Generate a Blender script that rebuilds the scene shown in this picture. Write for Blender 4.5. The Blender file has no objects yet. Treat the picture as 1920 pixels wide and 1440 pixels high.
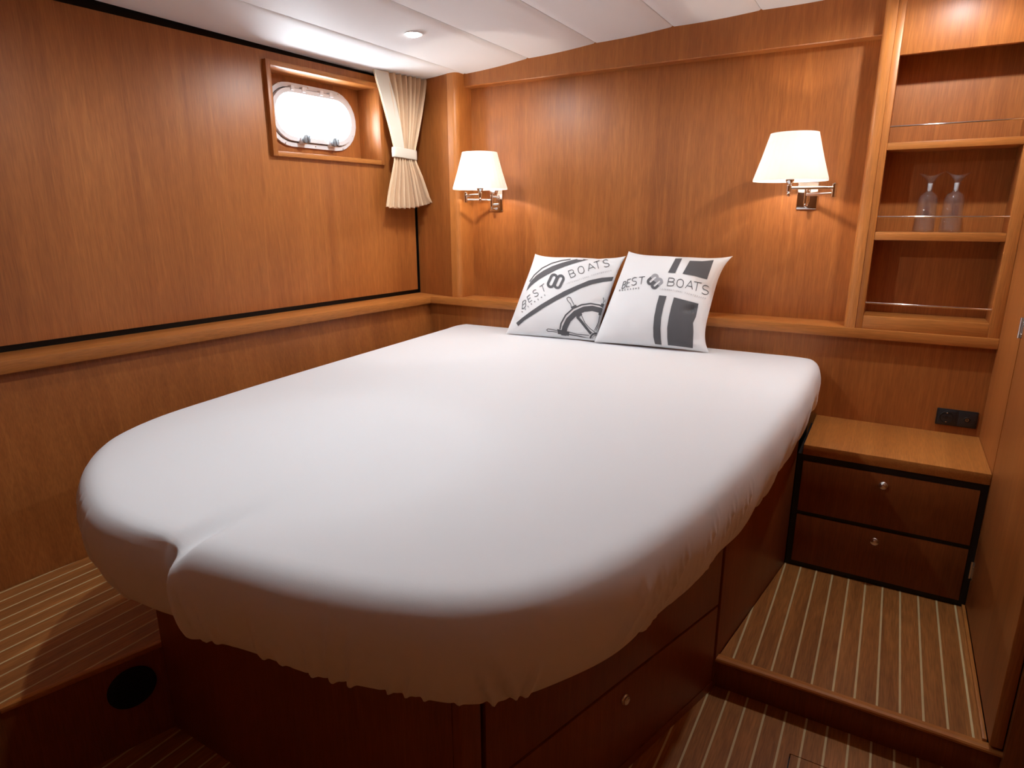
import bpy, bmesh, math, random
import numpy as np
from mathutils import Vector, Matrix

random.seed(7)
SC = bpy.context.scene
COL = SC.collection
R = math.radians

# ------------------------------------------------------------------ camera
F_PX = 1192.35
PITCH, YAW, ROLL = 0.258667, 0.5342995, -0.0023172
CAM = np.array([0.0, -2.65, 1.31])
_fw = np.array([-math.sin(YAW)*math.cos(PITCH), math.cos(YAW)*math.cos(PITCH), -math.sin(PITCH)])
_rt = np.array([math.cos(YAW), math.sin(YAW), 0.0])
_up = np.cross(_rt, _fw)
RT = math.cos(ROLL)*_rt + math.sin(ROLL)*_up
UP = -math.sin(ROLL)*_rt + math.cos(ROLL)*_up
FW = _fw
cd = bpy.data.cameras.new('camera')
cd.sensor_width = 36.0
cd.lens = F_PX/1920*36
cd.clip_start = 0.02
cam = bpy.data.objects.new('camera', cd)
COL.objects.link(cam)
cam.matrix_world = Matrix(((RT[0], UP[0], -FW[0], CAM[0]), (RT[1], UP[1], -FW[1], CAM[1]),
                           (RT[2], UP[2], -FW[2], CAM[2]), (0, 0, 0, 1)))
SC.camera = cam


def project(P):
    P = np.asarray(P, float) - CAM
    d = P @ FW
    return np.stack([960 + F_PX*(P @ RT)/d, 720 - F_PX*(P @ UP)/d], -1)


# ------------------------------------------------------------------ world and exposure
SC.view_settings.view_transform = 'Standard'
SC.view_settings.look = 'None'
SC.view_settings.gamma = 1.0
SC.view_settings.use_curve_mapping = False
SC.view_settings.exposure = 0.28
wd = bpy.data.worlds.new('World')
SC.world = wd
wd.use_nodes = True
wd.node_tree.nodes['Background'].inputs[0].default_value = (0.86, 0.93, 1.0, 1)
wd.node_tree.nodes['Background'].inputs[1].default_value = 32.0
SPOT_W = 23.0
BULB_W = 3.3
SPOTS = [(-1.665, -0.56), (0.07, -0.41), (-1.12, -1.68)]   # the last two lie above the frame: their highlight and shadows show on the shelves and the side step


# ------------------------------------------------------------------ materials
def new_mat(name):
    m = bpy.data.materials.new(name)
    m.use_nodes = True
    nt = m.node_tree
    return m, nt, nt.nodes['Principled BSDF']


def wood(name, dark, mid, light, grain='z', rough=0.42, figure=1.0, pores=1.0, coat=0.12, freq=1.0):
    m, nt, b = new_mat(name)
    N, L = nt.nodes, nt.links
    tc = N.new('ShaderNodeTexCoord')
    oi = N.new('ShaderNodeObjectInfo')
    cmb = N.new('ShaderNodeVectorMath'); cmb.operation = 'MULTIPLY_ADD'
    rnd = N.new('ShaderNodeCombineXYZ')
    for i in range(3):
        L.new(oi.outputs['Random'], rnd.inputs[i])
    L.new(rnd.outputs[0], cmb.inputs[0])
    cmb.inputs[1].default_value = (37.0, 53.0, 71.0)
    L.new(tc.outputs['Object'], cmb.inputs[2])

    def mapped(across, along):
        mp = N.new('ShaderNodeMapping')
        s = [across*freq]*3
        s['xyz'.index(grain)] = along*freq
        mp.inputs['Scale'].default_value = s
        L.new(cmb.outputs[0], mp.inputs[0])
        return mp

    def noise(mp, scale, detail=4, dist=0.0, rough_=0.55):
        n = N.new('ShaderNodeTexNoise')
        n.inputs['Scale'].default_value = scale
        n.inputs['Detail'].default_value = detail
        n.inputs['Distortion'].default_value = dist
        n.inputs['Roughness'].default_value = rough_
        L.new(mp.outputs[0], n.inputs['Vector'])
        return n
    n1 = noise(mapped(1, .12), 5.0, 3, .6)                 # broad figure
    n2 = noise(mapped(1, .025), 42.0, 5, .15)              # grain streaks
    n3 = noise(mapped(1, .05), 330.0, 2, 0)                # pores
    a = N.new('ShaderNodeMath'); a.operation = 'MULTIPLY_ADD'
    L.new(n1.outputs['Fac'], a.inputs[0]); a.inputs[1].default_value = .8*figure
    a2 = N.new('ShaderNodeMath'); a2.operation = 'MULTIPLY_ADD'
    L.new(n2.outputs['Fac'], a2.inputs[0]); a2.inputs[1].default_value = .45*figure
    a2.inputs[2].default_value = .5 - .625*figure
    L.new(a2.outputs[0], a.inputs[2])
    cr = N.new('ShaderNodeValToRGB')
    e = cr.color_ramp.elements
    e[0].position, e[0].color = .18, (*dark, 1)
    e[1].position, e[1].color = .85, (*light, 1)
    k = e.new(.5); k.color = (*mid, 1)
    # pale flame lines of the veneer
    n4 = noise(mapped(1, .035), 6.5, 2, .25)
    f1 = N.new('ShaderNodeMath'); f1.operation = 'PINGPONG'; f1.inputs[1].default_value = .06
    L.new(n4.outputs['Fac'], f1.inputs[0])
    f2 = N.new('ShaderNodeMapRange'); f2.inputs[1].default_value = .048; f2.inputs[2].default_value = .060
    f2.inputs[3].default_value = 0; f2.inputs[4].default_value = .13*figure
    L.new(f1.outputs[0], f2.inputs[0])
    f3 = N.new('ShaderNodeMath'); f3.operation = 'ADD'
    L.new(a.outputs[0], f3.inputs[0]); L.new(f2.outputs[0], f3.inputs[1])
    L.new(f3.outputs[0], cr.inputs[0])
    mr = N.new('ShaderNodeMapRange')
    mr.inputs[1].default_value = .35; mr.inputs[2].default_value = .65
    mr.inputs[3].default_value = 1 - .16*pores; mr.inputs[4].default_value = 1 + .07*pores
    L.new(n3.outputs['Fac'], mr.inputs[0])
    mx = N.new('ShaderNodeMix'); mx.data_type = 'RGBA'; mx.blend_type = 'MULTIPLY'
    mx.inputs['Factor'].default_value = 1
    L.new(cr.outputs[0], mx.inputs['A'])
    L.new(mr.outputs[0], mx.inputs['B'])
    L.new(mx.outputs['Result'], b.inputs['Base Color'])
    b.inputs['Roughness'].default_value = rough
    b.inputs['Specular IOR Level'].default_value = .36
    b.inputs['Coat Weight'].default_value = coat
    b.inputs['Coat Roughness'].default_value = .34
    bp = N.new('ShaderNodeBump'); bp.inputs['Strength'].default_value = .04
    bp.inputs['Distance'].default_value = .001
    L.new(n2.outputs['Fac'], bp.inputs['Height'])
    L.new(bp.outputs[0], b.inputs['Normal'])
    return m


CH_D, CH_M, CH_L = (.26, .076, .0155), (.375, .119, .025), (.475, .164, .037)
W_Z = wood('cherry_vertical', CH_D, CH_M, CH_L, 'z')
W_X = wood('cherry_lengthwise_x', (.35, .116, .023), (.47, .166, .035), (.57, .214, .048), 'x', figure=.7)
W_Y = wood('cherry_lengthwise_y', (.35, .116, .023), (.47, .166, .035), (.57, .214, .048), 'y', figure=.7)
W_SOLID = wood('cherry_solid_post', (.41, .138, .028), (.52, .183, .040), (.59, .222, .053), 'z', figure=.6)
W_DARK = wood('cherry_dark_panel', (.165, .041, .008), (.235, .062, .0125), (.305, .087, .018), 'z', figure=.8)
W_PLANK = wood('floor_plank_cherry', (.22, .075, .016), (.36, .132, .030), (.48, .19, .047), 'y', rough=.42, figure=1.2, pores=1.6, coat=.1)
W_TOP = wood('cherry_table_top', (.32, .110, .021), (.45, .162, .033), (.58, .225, .050), 'y', figure=1.2)


def plain(name, col, rough=.5, metal=0, bump=0, bscale=200, coat=0, sheen=0, noise_amt=0):
    m, nt, b = new_mat(name)
    N, L = nt.nodes, nt.links
    b.inputs['Base Color'].default_value = (*col, 1)
    b.inputs['Roughness'].default_value = rough
    b.inputs['Metallic'].default_value = metal
    b.inputs['Coat Weight'].default_value = coat
    b.inputs['Sheen Weight'].default_value = sheen
    tc = N.new('ShaderNodeTexCoord')
    n = N.new('ShaderNodeTexNoise'); n.inputs['Scale'].default_value = bscale; n.inputs['Detail'].default_value = 3
    L.new(tc.outputs['Object'], n.inputs['Vector'])
    if bump:
        bp = N.new('ShaderNodeBump'); bp.inputs['Strength'].default_value = bump
        bp.inputs['Distance'].default_value = .002
        L.new(n.outputs['Fac'], bp.inputs['Height']); L.new(bp.outputs[0], b.inputs['Normal'])
    if noise_amt:
        cr = N.new('ShaderNodeValToRGB')
        cr.color_ramp.elements[0].color = (*[c*(1-noise_amt) for c in col], 1)
        cr.color_ramp.elements[1].color = (*[min(1, c*(1+noise_amt)) for c in col], 1)
        L.new(n.outputs['Fac'], cr.inputs[0]); L.new(cr.outputs[0], b.inputs['Base Color'])
    return m


M_CEIL = plain('ceiling_white_vinyl', (.84, .848, .868), .62, bump=.05, bscale=500)
M_BLACK = plain('black_backing', (.006, .005, .005), .5)
M_BLACKP = plain('black_plastic', (.010, .010, .011), .38)
M_GREYB = plain('black_socket_insert', (.018, .018, .020), .32)
M_CHROME = plain('polished_chrome', (.88, .87, .86), .07, metal=1)
M_KNOB = plain('satin_chrome_knob', (.80, .79, .78), .24, metal=1)
KNOB = [(0, -.001), (.0125, -.001), (.0138, .0015), (.0138, .004), (.0125, .0065), (.0105, .0075), (.0100, .0105), (.0075, .0125), (0, .0135)]
M_VENT = plain('matt_black_vent', (.003, .003, .003), .85)
M_BRUSH = plain('satin_steel', (.62, .60, .58), .25, metal=1)
M_SHEET = plain('white_cotton_sheet', (.82, .828, .85), .85, bump=.06, bscale=650, sheen=.15)
M_PILLOW = plain('white_cotton_cover', (.84, .848, .868), .8, bump=.08, bscale=700, sheen=.1)
M_PRINT = plain('charcoal_fabric_print', (.105, .105, .115), .8)
M_PRINT_L = plain('pale_grey_fabric_print', (.36, .36, .39), .8)
M_PRINT_XL = plain('faint_grey_fabric_print', (.52, .52, .54), .8)
M_CURT = plain('cream_curtain_fabric', (.80, .57, .36), .85, bump=.1, bscale=500, sheen=.2)
M_CURTW = plain('daylit_cream_fabric', (.76, .68, .56), .85, bump=.1, bscale=500, sheen=.2)  # paler copy of the curtain cream, window daylight put into the colour
M_STRIP = plain('holly_inlay', (.62, .47, .24), .45, bscale=30, noise_amt=.12)
M_PORT = plain('white_painted_portlight', (.74, .73, .74), .35)
M_KNOBG = plain('grey_plastic_knob', (.20, .22, .24), .4)
M_RUB = plain('dark_rubber_seal', (.05, .05, .055), .6)
M_FROST = plain('frosted_glass_neck', (.72, .72, .74), .6)


def glass(name, haze=.025, bumpy=False):
    """thin-walled glass: clear straight through, Fresnel gloss, a little diffuse white mixed in as painted brightness"""
    m = bpy.data.materials.new(name); m.use_nodes = True
    nt = m.node_tree; nt.nodes.clear()
    N, L = nt.nodes, nt.links
    out = N.new('ShaderNodeOutputMaterial')
    tr = N.new('ShaderNodeBsdfTransparent'); tr.inputs[0].default_value = (.97, .975, .98, 1)
    gl = N.new('ShaderNodeBsdfGlossy'); gl.inputs['Roughness'].default_value = .06
    df = N.new('ShaderNodeBsdfDiffuse'); df.inputs[0].default_value = (.9, .9, .92, 1)  # white diffuse share that brightens the glass, brightness put into the colour
    lwt = N.new('ShaderNodeLayerWeight'); lwt.inputs[0].default_value = .5
    pw = N.new('ShaderNodeMath'); pw.operation = 'POWER'; pw.inputs[1].default_value = 4.0
    L.new(lwt.outputs['Facing'], pw.inputs[0])
    fr = N.new('ShaderNodeMath'); fr.operation = 'MULTIPLY_ADD'; fr.inputs[1].default_value = .5; fr.inputs[2].default_value = .035
    L.new(pw.outputs[0], fr.inputs[0])
    m1 = N.new('ShaderNodeMixShader'); m2 = N.new('ShaderNodeMixShader'); m2.inputs[0].default_value = haze
    L.new(fr.outputs[0], m1.inputs[0]); L.new(tr.outputs[0], m1.inputs[1]); L.new(gl.outputs[0], m1.inputs[2])
    L.new(m1.outputs[0], m2.inputs[1]); L.new(df.outputs[0], m2.inputs[2]); L.new(m2.outputs[0], out.inputs[0])
    if bumpy:
        tc = N.new('ShaderNodeTexCoord')
        v = N.new('ShaderNodeTexVoronoi'); v.inputs['Scale'].default_value = 260
        bp = N.new('ShaderNodeBump'); bp.inputs['Strength'].default_value = .5; bp.inputs['Distance'].default_value = .001
        L.new(tc.outputs['Object'], v.inputs['Vector'])
        L.new(v.outputs['Distance'], bp.inputs['Height'])
        L.new(bp.outputs[0], gl.inputs['Normal']); L.new(bp.outputs[0], df.inputs['Normal'])
    return m


M_GLASS = glass('clear_glass')
M_GLASSB = glass('seeded_glass', .02, True)
# thin window pane
M_PANE = bpy.data.materials.new('portlight_pane'); M_PANE.use_nodes = True
_nt = M_PANE.node_tree; _nt.nodes.clear()
_o = _nt.nodes.new('ShaderNodeOutputMaterial'); _t = _nt.nodes.new('ShaderNodeBsdfTransparent')
_g = _nt.nodes.new('ShaderNodeBsdfGlossy'); _g.inputs['Roughness'].default_value = .02
_mx = _nt.nodes.new('ShaderNodeMixShader'); _mx.inputs[0].default_value = .06
_t.inputs[0].default_value = (.97, .98, .98, 1)
_nt.links.new(_t.outputs[0], _mx.inputs[1]); _nt.links.new(_g.outputs[0], _mx.inputs[2]); _nt.links.new(_mx.outputs[0], _o.inputs[0])
# lamp shade: thin pleated white fabric, lets light through
M_SHADE = bpy.data.materials.new('white_shade_fabric'); M_SHADE.use_nodes = True
_nt = M_SHADE.node_tree; _nt.nodes.clear()
_o = _nt.nodes.new('ShaderNodeOutputMaterial'); _d = _nt.nodes.new('ShaderNodeBsdfDiffuse'); _t = _nt.nodes.new('ShaderNodeBsdfTranslucent')
_d.inputs[0].default_value = (.86, .85, .83, 1); _t.inputs[0].default_value = (.95, .91, .86, 1)
_mx = _nt.nodes.new('ShaderNodeMixShader'); _mx.inputs[0].default_value = .42
_nt.links.new(_d.outputs[0], _mx.inputs[1]); _nt.links.new(_t.outputs[0], _mx.inputs[2]); _nt.links.new(_mx.outputs[0], _o.inputs[0])


def emit(name, col, s):
    m = bpy.data.materials.new(name); m.use_nodes = True
    nt = m.node_tree; nt.nodes.clear()
    o = nt.nodes.new('ShaderNodeOutputMaterial'); e = nt.nodes.new('ShaderNodeEmission')
    e.inputs[0].default_value = (*col, 1); e.inputs[1].default_value = s
    nt.links.new(e.outputs[0], o.inputs[0])
    return m


M_LENS = emit('lit_spot_lens', (1, .98, .97), 30)
M_BULB = emit('lit_clear_bulb', (1, .88, .70), 18)
_nt = M_BULB.node_tree
_o = [n for n in _nt.nodes if n.type == 'OUTPUT_MATERIAL'][0]; _e = [n for n in _nt.nodes if n.type == 'EMISSION'][0]
_t = _nt.nodes.new('ShaderNodeBsdfTransparent'); _mx = _nt.nodes.new('ShaderNodeMixShader'); _mx.inputs[0].default_value = .15
_nt.links.new(_t.outputs[0], _mx.inputs[1]); _nt.links.new(_e.outputs[0], _mx.inputs[2]); _nt.links.new(_mx.outputs[0], _o.inputs[0])


# ------------------------------------------------------------------ mesh helpers
def link(name, me, mat, parent=None, loc=None):
    o = bpy.data.objects.new(name, me)
    COL.objects.link(o)
    if mat is not None and not me.materials:
        me.materials.append(mat)
    if parent is not None:
        o.parent = parent
    if loc is not None:
        o.location = loc
    return o


def org(parent):
    """world position of the parent's origin (parents are never rotated)"""
    p = Vector((0, 0, 0))
    while parent is not None:
        p += parent.location
        parent = parent.parent
    return p


def from_bm(name, bm, mat, parent=None, smooth=False, angle=None):
    """bm holds world coordinates"""
    o = org(parent)
    bmesh.ops.translate(bm, verts=bm.verts, vec=-o)
    bmesh.ops.recalc_face_normals(bm, faces=bm.faces)
    me = bpy.data.meshes.new(name)
    bm.to_mesh(me); bm.free()
    if smooth:
        for p in me.polygons:
            p.use_smooth = True
        if angle:
            me.set_sharp_from_angle(angle=R(angle))
    return link(name, me, mat, parent)


def mesh(name, verts, faces, mat, parent=None, smooth=False, angle=None, recalc=True):
    o = org(parent)
    me = bpy.data.meshes.new(name)
    me.from_pydata([(v[0]-o[0], v[1]-o[1], v[2]-o[2]) for v in verts], [], faces)
    if recalc:
        bm = bmesh.new(); bm.from_mesh(me)
        bmesh.ops.recalc_face_normals(bm, faces=bm.faces)
        bm.to_mesh(me); bm.free()
    if smooth:
        for p in me.polygons:
            p.use_smooth = True
        if angle:
            me.set_sharp_from_angle(angle=R(angle))
    me.update()
    return link(name, me, mat, parent)


def bev(bm, w, seg=2):
    if w:
        bmesh.ops.bevel(bm, geom=list(bm.edges), offset=w, segments=seg, affect='EDGES', profile=.5, clamp_overlap=True)


def add_box(bm, x0, x1, y0, y1, z0, z1):
    v = [bm.verts.new(p) for p in [(x0, y0, z0), (x1, y0, z0), (x1, y1, z0), (x0, y1, z0), (x0, y0, z1), (x1, y0, z1), (x1, y1, z1), (x0, y1, z1)]]
    for f in [(0, 3, 2, 1), (4, 5, 6, 7), (0, 1, 5, 4), (1, 2, 6, 5), (2, 3, 7, 6), (3, 0, 4, 7)]:
        bm.faces.new([v[i] for i in f])


def box(name, x0, x1, y0, y1, z0, z1, mat, parent=None, b=.002, seg=2):
    bm = bmesh.new()
    add_box(bm, min(x0, x1), max(x0, x1), min(y0, y1), max(y0, y1), z0, z1)
    bev(bm, b, seg)
    return from_bm(name, bm, mat, parent, smooth=b > 0, angle=40)


def add_prism(bm, poly, z0, z1):
    lo = [bm.verts.new((p[0], p[1], z0 if not callable(z0) else z0(p))) for p in poly]
    hi = [bm.verts.new((p[0], p[1], z1)) for p in poly]
    n = len(poly)
    bm.faces.new(lo[::-1]); bm.faces.new(hi)
    for i in range(n):
        bm.faces.new([lo[i], lo[(i+1) % n], hi[(i+1) % n], hi[i]])


def prism(name, poly, z0, z1, mat, parent=None, b=0.0, smooth=False):
    bm = bmesh.new()
    add_prism(bm, poly, z0, z1)
    bmesh.ops.recalc_face_normals(bm, faces=bm.faces)
    bev(bm, b)
    return from_bm(name, bm, mat, parent, smooth=smooth or b > 0, angle=40)


def slab(name, p, q, t, z0, z1, mat, parent=None, b=.002):
    """board standing along p->q in plan, face on the line p-q, thickness t to the left of p->q"""
    d = Vector((q[0]-p[0], q[1]-p[1])).normalized()
    n = Vector((-d.y, d.x))*t
    return prism(name, [p, q, (q[0]+n.x, q[1]+n.y), (p[0]+n.x, p[1]+n.y)], z0, z1, mat, parent, b)


def add_tube(bm, pts, r, seg=12, cap=True):
    pts = [Vector(p) for p in pts]
    rings = []
    for i, p in enumerate(pts):
        d = (pts[min(i+1, len(pts)-1)] - pts[max(i-1, 0)]).normalized()
        a = d.orthogonal().normalized() if i == 0 else (prev - d*prev.dot(d)).normalized()
        prev = a
        c = d.cross(a)
        rr = r[i] if isinstance(r, (list, tuple)) else r
        rings.append([bm.verts.new(p + (a*math.cos(2*math.pi*k/seg) + c*math.sin(2*math.pi*k/seg))*rr) for k in range(seg)])
    for a, b_ in zip(rings, rings[1:]):
        for k in range(seg):
            bm.faces.new([a[k], a[(k+1) % seg], b_[(k+1) % seg], b_[k]])
    if cap:
        bm.faces.new(rings[0][::-1]); bm.faces.new(rings[-1])


def tube(name, pts, r, mat, parent=None, seg=12):
    bm = bmesh.new(); add_tube(bm, pts, r, seg)
    return from_bm(name, bm, mat, parent, smooth=True, angle=50)


def add_lathe(bm, prof, c, axis=(0, 0, 1), seg=32, close=False):
    ax = Vector(axis).normalized()
    a = ax.orthogonal().normalized(); b_ = ax.cross(a)
    c = Vector(c)
    rings = []
    for r, h in prof:
        if r < 1e-6:
            rings.append([bm.verts.new(c + ax*h)])
        else:
            rings.append([bm.verts.new(c + ax*h + (a*math.cos(2*math.pi*k/seg) + b_*math.sin(2*math.pi*k/seg))*r) for k in range(seg)])
    pairs = list(zip(rings, rings[1:]))
    if close:
        pairs.append((rings[-1], rings[0]))
    for p, q in pairs:
        for k in range(seg):
            k2 = (k+1) % seg
            if len(p) == 1 and len(q) == 1:
                continue
            if len(p) == 1:
                bm.faces.new([p[0], q[k2], q[k]])
            elif len(q) == 1:
                bm.faces.new([p[k], p[k2], q[0]])
            else:
                bm.faces.new([p[k], p[k2], q[k2], q[k]])


def lathe(name, prof, c, mat, parent=None, axis=(0, 0, 1), seg=32, close=False, angle=40):
    bm = bmesh.new(); add_lathe(bm, prof, c, axis, seg, close)
    return from_bm(name, bm, mat, parent, smooth=True, angle=angle)


def thing(name, loc, label=None, cat=None, group=None, kind=None):
    o = bpy.data.objects.new(name, None)
    COL.objects.link(o)
    o.location = loc
    o.empty_display_size = .05
    return tag(o, label, cat, group, kind)


def tag(o, label=None, cat=None, group=None, kind=None):
    for k, v in (('label', label), ('category', cat), ('group', group), ('kind', kind)):
        if v:
            o[k] = v
    return o


def lerp(a, b, t):
    return a + (b-a)*t


# ================================================================== THE SETTING
ZL0, ZL1 = .873, .909            # ledge
RB = .12                         # recess panel plane behind the lamps
XR = .337                        # right wall plane
Y_REAR = -3.35


def lw(y, off=0.0):
    """x of the upper left wall face at depth y (the wall runs 3.7 degrees off the room's axis)"""
    return -2.2 + .0641*(y + .2) + off


def clip_poly(poly, xa, xb):
    def half(poly, x, keep_gt):
        out = []
        for i in range(len(poly)):
            p, q = poly[i], poly[(i+1) % len(poly)]
            ip = p[0] >= x if keep_gt else p[0] <= x
            iq = q[0] >= x if keep_gt else q[0] <= x
            if ip:
                out.append(p)
            if ip != iq:
                t = (x-p[0])/(q[0]-p[0])
                out.append((x, p[1]+(q[1]-p[1])*t))
        return out
    poly = half(poly, xa, True)
    if len(poly) >= 3:
        poly = half(poly, xb, False)
    return poly if len(poly) >= 3 else None


def area(poly):
    return abs(sum(poly[i][0]*poly[(i+1) % len(poly)][1]-poly[(i+1) % len(poly)][0]*poly[i][1] for i in range(len(poly))))/2


PITCH_P, STRIP_W = .0507, .0052


def planks(parent, regions, x0, x1, phase, z, th=.010):
    """cherry planks with pale inlay strips between them, along y, cut to the given convex regions"""
    k0 = math.floor((x0-phase)/PITCH_P); k1 = math.ceil((x1-phase)/PITCH_P)
    for k in range(k0, k1+1):
        xs = phase + k*PITCH_P
        for nm, xa, xb, zz, m in (('plank', xs+STRIP_W/2, xs+PITCH_P-STRIP_W/2, z, W_PLANK), ('inlay_strip', xs-STRIP_W/2, xs+STRIP_W/2, z+.0003, M_STRIP)):
            bm = bmesh.new(); ok = False
            for rg in regions:
                pl = clip_poly(rg, xa, xb)
                if pl and area(pl) > 2e-5:
                    add_prism(bm, pl, z-th, zz); ok = True
            if ok:
                from_bm(nm, bm, m, parent)
            else:
                bm.free()


# ---- floor: the lower sole
floor = mesh('floor', [(-2.6, Y_REAR-.05, -.012), (.6, Y_REAR-.05, -.012), (.6, .2, -.012), (-2.6, .2, -.012),
                       (-2.6, Y_REAR-.05, -.06), (.6, Y_REAR-.05, -.06), (.6, .2, -.06), (-2.6, .2, -.06)],
             [(0, 1, 2, 3), (7, 6, 5, 4), (0, 4, 5, 1), (1, 5, 6, 2), (2, 6, 7, 3), (3, 7, 4, 0)], M_BLACK)
tag(floor, kind='structure')
HX0, HX1, HY0, HY1 = -.066, .186, -1.46, -1.168        # lift-out hatch in the sole
planks(floor, [[(-1.575, Y_REAR), (.43, Y_REAR), (.43, HY0), (-1.575, HY0)],
               [(-1.575, HY0), (HX0-.001, HY0), (HX0-.001, HY1), (-1.575, HY1)],
               [(HX1+.001, HY0), (.43, HY0), (.43, HY1), (HX1+.001, HY1)],
               [(-1.575, HY1), (.43, HY1), (.43, -1.0), (-1.575, -1.0)]], -1.575, .43, -.297, 0.0)
hatch = thing('floor_hatch', (.06, -1.3, 0), 'small rectangular lift-out hatch set flush into the striped floor', 'floor hatch')
planks(hatch, [[(HX0+.002, HY0+.002), (HX1-.002, HY0+.002), (HX1-.002, HY1-.0025), (HX0+.002, HY1-.0025)]], HX0, HX1, -.297, 0.0, .009)

# ---- raised platform in front of the bedside cabinet
plat = thing('floor_platform', (.06, -.70, 0), kind='structure')
prism('platform_body', [(-.20, -.36), (.43, -.36), (.43, -1.012), (-.286, -1.012)], 0, .088, M_BLACK, plat)
planks(plat, [[(-.2, -.380), (.335, -.380), (.335, -1.008), (-.284, -1.008)]], -.30, .335, -.247, .098)
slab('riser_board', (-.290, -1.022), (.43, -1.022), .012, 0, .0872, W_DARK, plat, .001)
bm = bmesh.new()
for k, (yy, zz) in enumerate([(-1.032, .0875), (-1.034, .090), (-1.034, .095), (-1.031, .0985), (-1.022, .0995), (-1.008, .099), (-1.008, .0875)]):
    for x in (-.291, .43):
        bm.verts.new((x, yy, zz))
bm.verts.ensure_lookup_table()
for k in range(7):
    k2 = (k+1) % 7
    bm.faces.new([bm.verts[2*k], bm.verts[2*k+1], bm.verts[2*k2+1], bm.verts[2*k2]])
bm.faces.new([bm.verts[2*k] for k in range(7)]); bm.faces.new([bm.verts[2*k+1] for k in range(7)])
from_bm('nosing', bm, W_X, plat)
slab('side_batten', (XR-.001, -.37), (XR-.001, -1.008), -.009, .0975, .106, W_Y, plat, .001)

# ---- raised side step along the hull
step = thing('floor_side_step', (-1.8, -2.0, 0), kind='structure')


def llx(y, z):
    """x of the leaning lower wall panel"""
    return -2.07 + .0641*y + (.88 - z)/.62*.085


ZS = .26
SB = [(-1.735, -1.03), (-1.487, -1.9)]
planks(step, [[(llx(0, ZS)+.004, 0), (llx(-1.03, ZS)+.004, -1.03), (-1.735, -1.03), (-1.83, 0)],
              [(llx(-1.03, ZS)+.004, -1.03), (llx(-1.9, ZS)+.004, -1.9), (-1.489, -1.9), (-1.738, -1.03)],
              [(llx(-1.9, ZS)+.004, -1.9), (llx(-2.215, ZS)+.004, -2.215), (-1.574, -2.215), (-1.486, -1.9)],
              [(llx(-2.215, ZS)+.004, -2.215), (llx(Y_REAR, ZS)+.004, Y_REAR), (-1.574, Y_REAR), (-1.574, -2.215)]],
       -2.3, -1.48, -2.048, ZS)
for nm, poly in (('step_body', [(-2.28, -1.9), (-2.28, -2.215), (-1.60, -2.215), (-1.51, -1.9)]), ('step_body', [(-2.28, -2.215), (-2.28, Y_REAR), (-1.60, Y_REAR), (-1.60, -2.215)])):
    prism(nm, poly, 0, ZS-.011, M_BLACK, step)
slab('riser_board', (-1.574, -2.215), (-1.486, -1.9), .02, 0, ZS-.012, W_DARK, step, 0)
slab('riser_board', (-1.574, Y_REAR), (-1.574, -2.215), .02, 0, ZS-.012, W_DARK, step, 0)
slab('nosing', (-1.571, -2.217), (-1.483, -1.9), .018, ZS-.014, ZS+.0005, W_Y, step, .003)
slab('nosing', (-1.571, Y_REAR), (-1.571, -2.217), .018, ZS-.014, ZS+.0005, W_Y, step, .003)

# ---- ceiling: cambered row of white panels
CX = [-2.24, -1.86, -1.52, -1.195, -.867, -.538, -.21, .12, .45]
CZ = [1.958, 1.9575, 1.986, 2.008, 2.026, 2.037, 2.044, 2.047, 2.047]
ceil = mesh('ceiling', [(-2.7, Y_REAR-.1, 2.085), (.62, Y_REAR-.1, 2.085), (.62, .3, 2.085), (-2.7, .3, 2.085),
                        (-2.7, Y_REAR-.1, 2.12), (.62, Y_REAR-.1, 2.12), (.62, .3, 2.12), (-2.7, .3, 2.12)],
            [(0, 1, 2, 3), (7, 6, 5, 4), (0, 4, 5, 1), (1, 5, 6, 2), (2, 6, 7, 3), (3, 7, 4, 0)], M_BLACK)
tag(ceil, kind='structure')


def ceil_z(x):
    return float(np.interp(x, CX, CZ))


for i in range(len(CX)-1):
    xa, xb = CX[i]+.0012, CX[i+1]-.0012
    za, zb = CZ[i], CZ[i+1]
    bm = bmesh.new()
    nx, r = 8, .004
    prof = []
    for k in range(nx+1):
        t = k/nx
        prof.append((lerp(xa, xb, t), lerp(za, zb, t) - .0035*math.sin(math.pi*t)))
    prof[0] = (prof[0][0], prof[0][1]+.003); prof[-1] = (prof[-1][0], prof[-1][1]+.003)
    prof.insert(1, (xa+.006, lerp(za, zb, .006/(xb-xa)))); prof.insert(-1, (xb-.006, lerp(za, zb, 1-.006/(xb-xa))))
    y0, y1 = Y_REAR, .10
    lo = [[bm.verts.new((x, y, z)) for x, z in prof] for y in (y0, y1)]
    hi = [[bm.verts.new((x, y, z+.014)) for x, z in prof] for y in (y0, y1)]
    n = len(prof)
    for k in range(n-1):
        bm.faces.new([lo[0][k], lo[1][k], lo[1][k+1], lo[0][k+1]])
        bm.faces.new([hi[0][k], hi[0][k+1], hi[1][k+1], hi[1][k]])
    for j in (0, 1):
        bm.faces.new(lo[j] + hi[j][::-1])
    bm.faces.new([lo[0][0], hi[0][0], hi[1][0], lo[1][0]]); bm.faces.new([lo[0][-1], lo[1][-1], hi[1][-1], hi[0][-1]])
    from_bm('panel', bm, M_CEIL, ceil, smooth=True, angle=25)

# ---- back wall (head of the bed)
wb = box('wall_back', -2.7, .62, RB+.02, RB+.10, -.06, 2.12, M_BLACK, None, 0)
tag(wb, kind='structure')
box('headboard_panel', -1.94, -.11, RB, RB+.02, ZL1-.02, 2.06, W_Z, wb, 0)
tag(slab('trim_4', (-2.185, .072), (-1.919, .002), .02, ZL1-.001, 2.0, W_Z, None, 0), kind='structure')
box('lower_panel', -2.12, XR, 0, .02, 0.0, ZL0+.01, W_Z, wb, 0)


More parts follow.
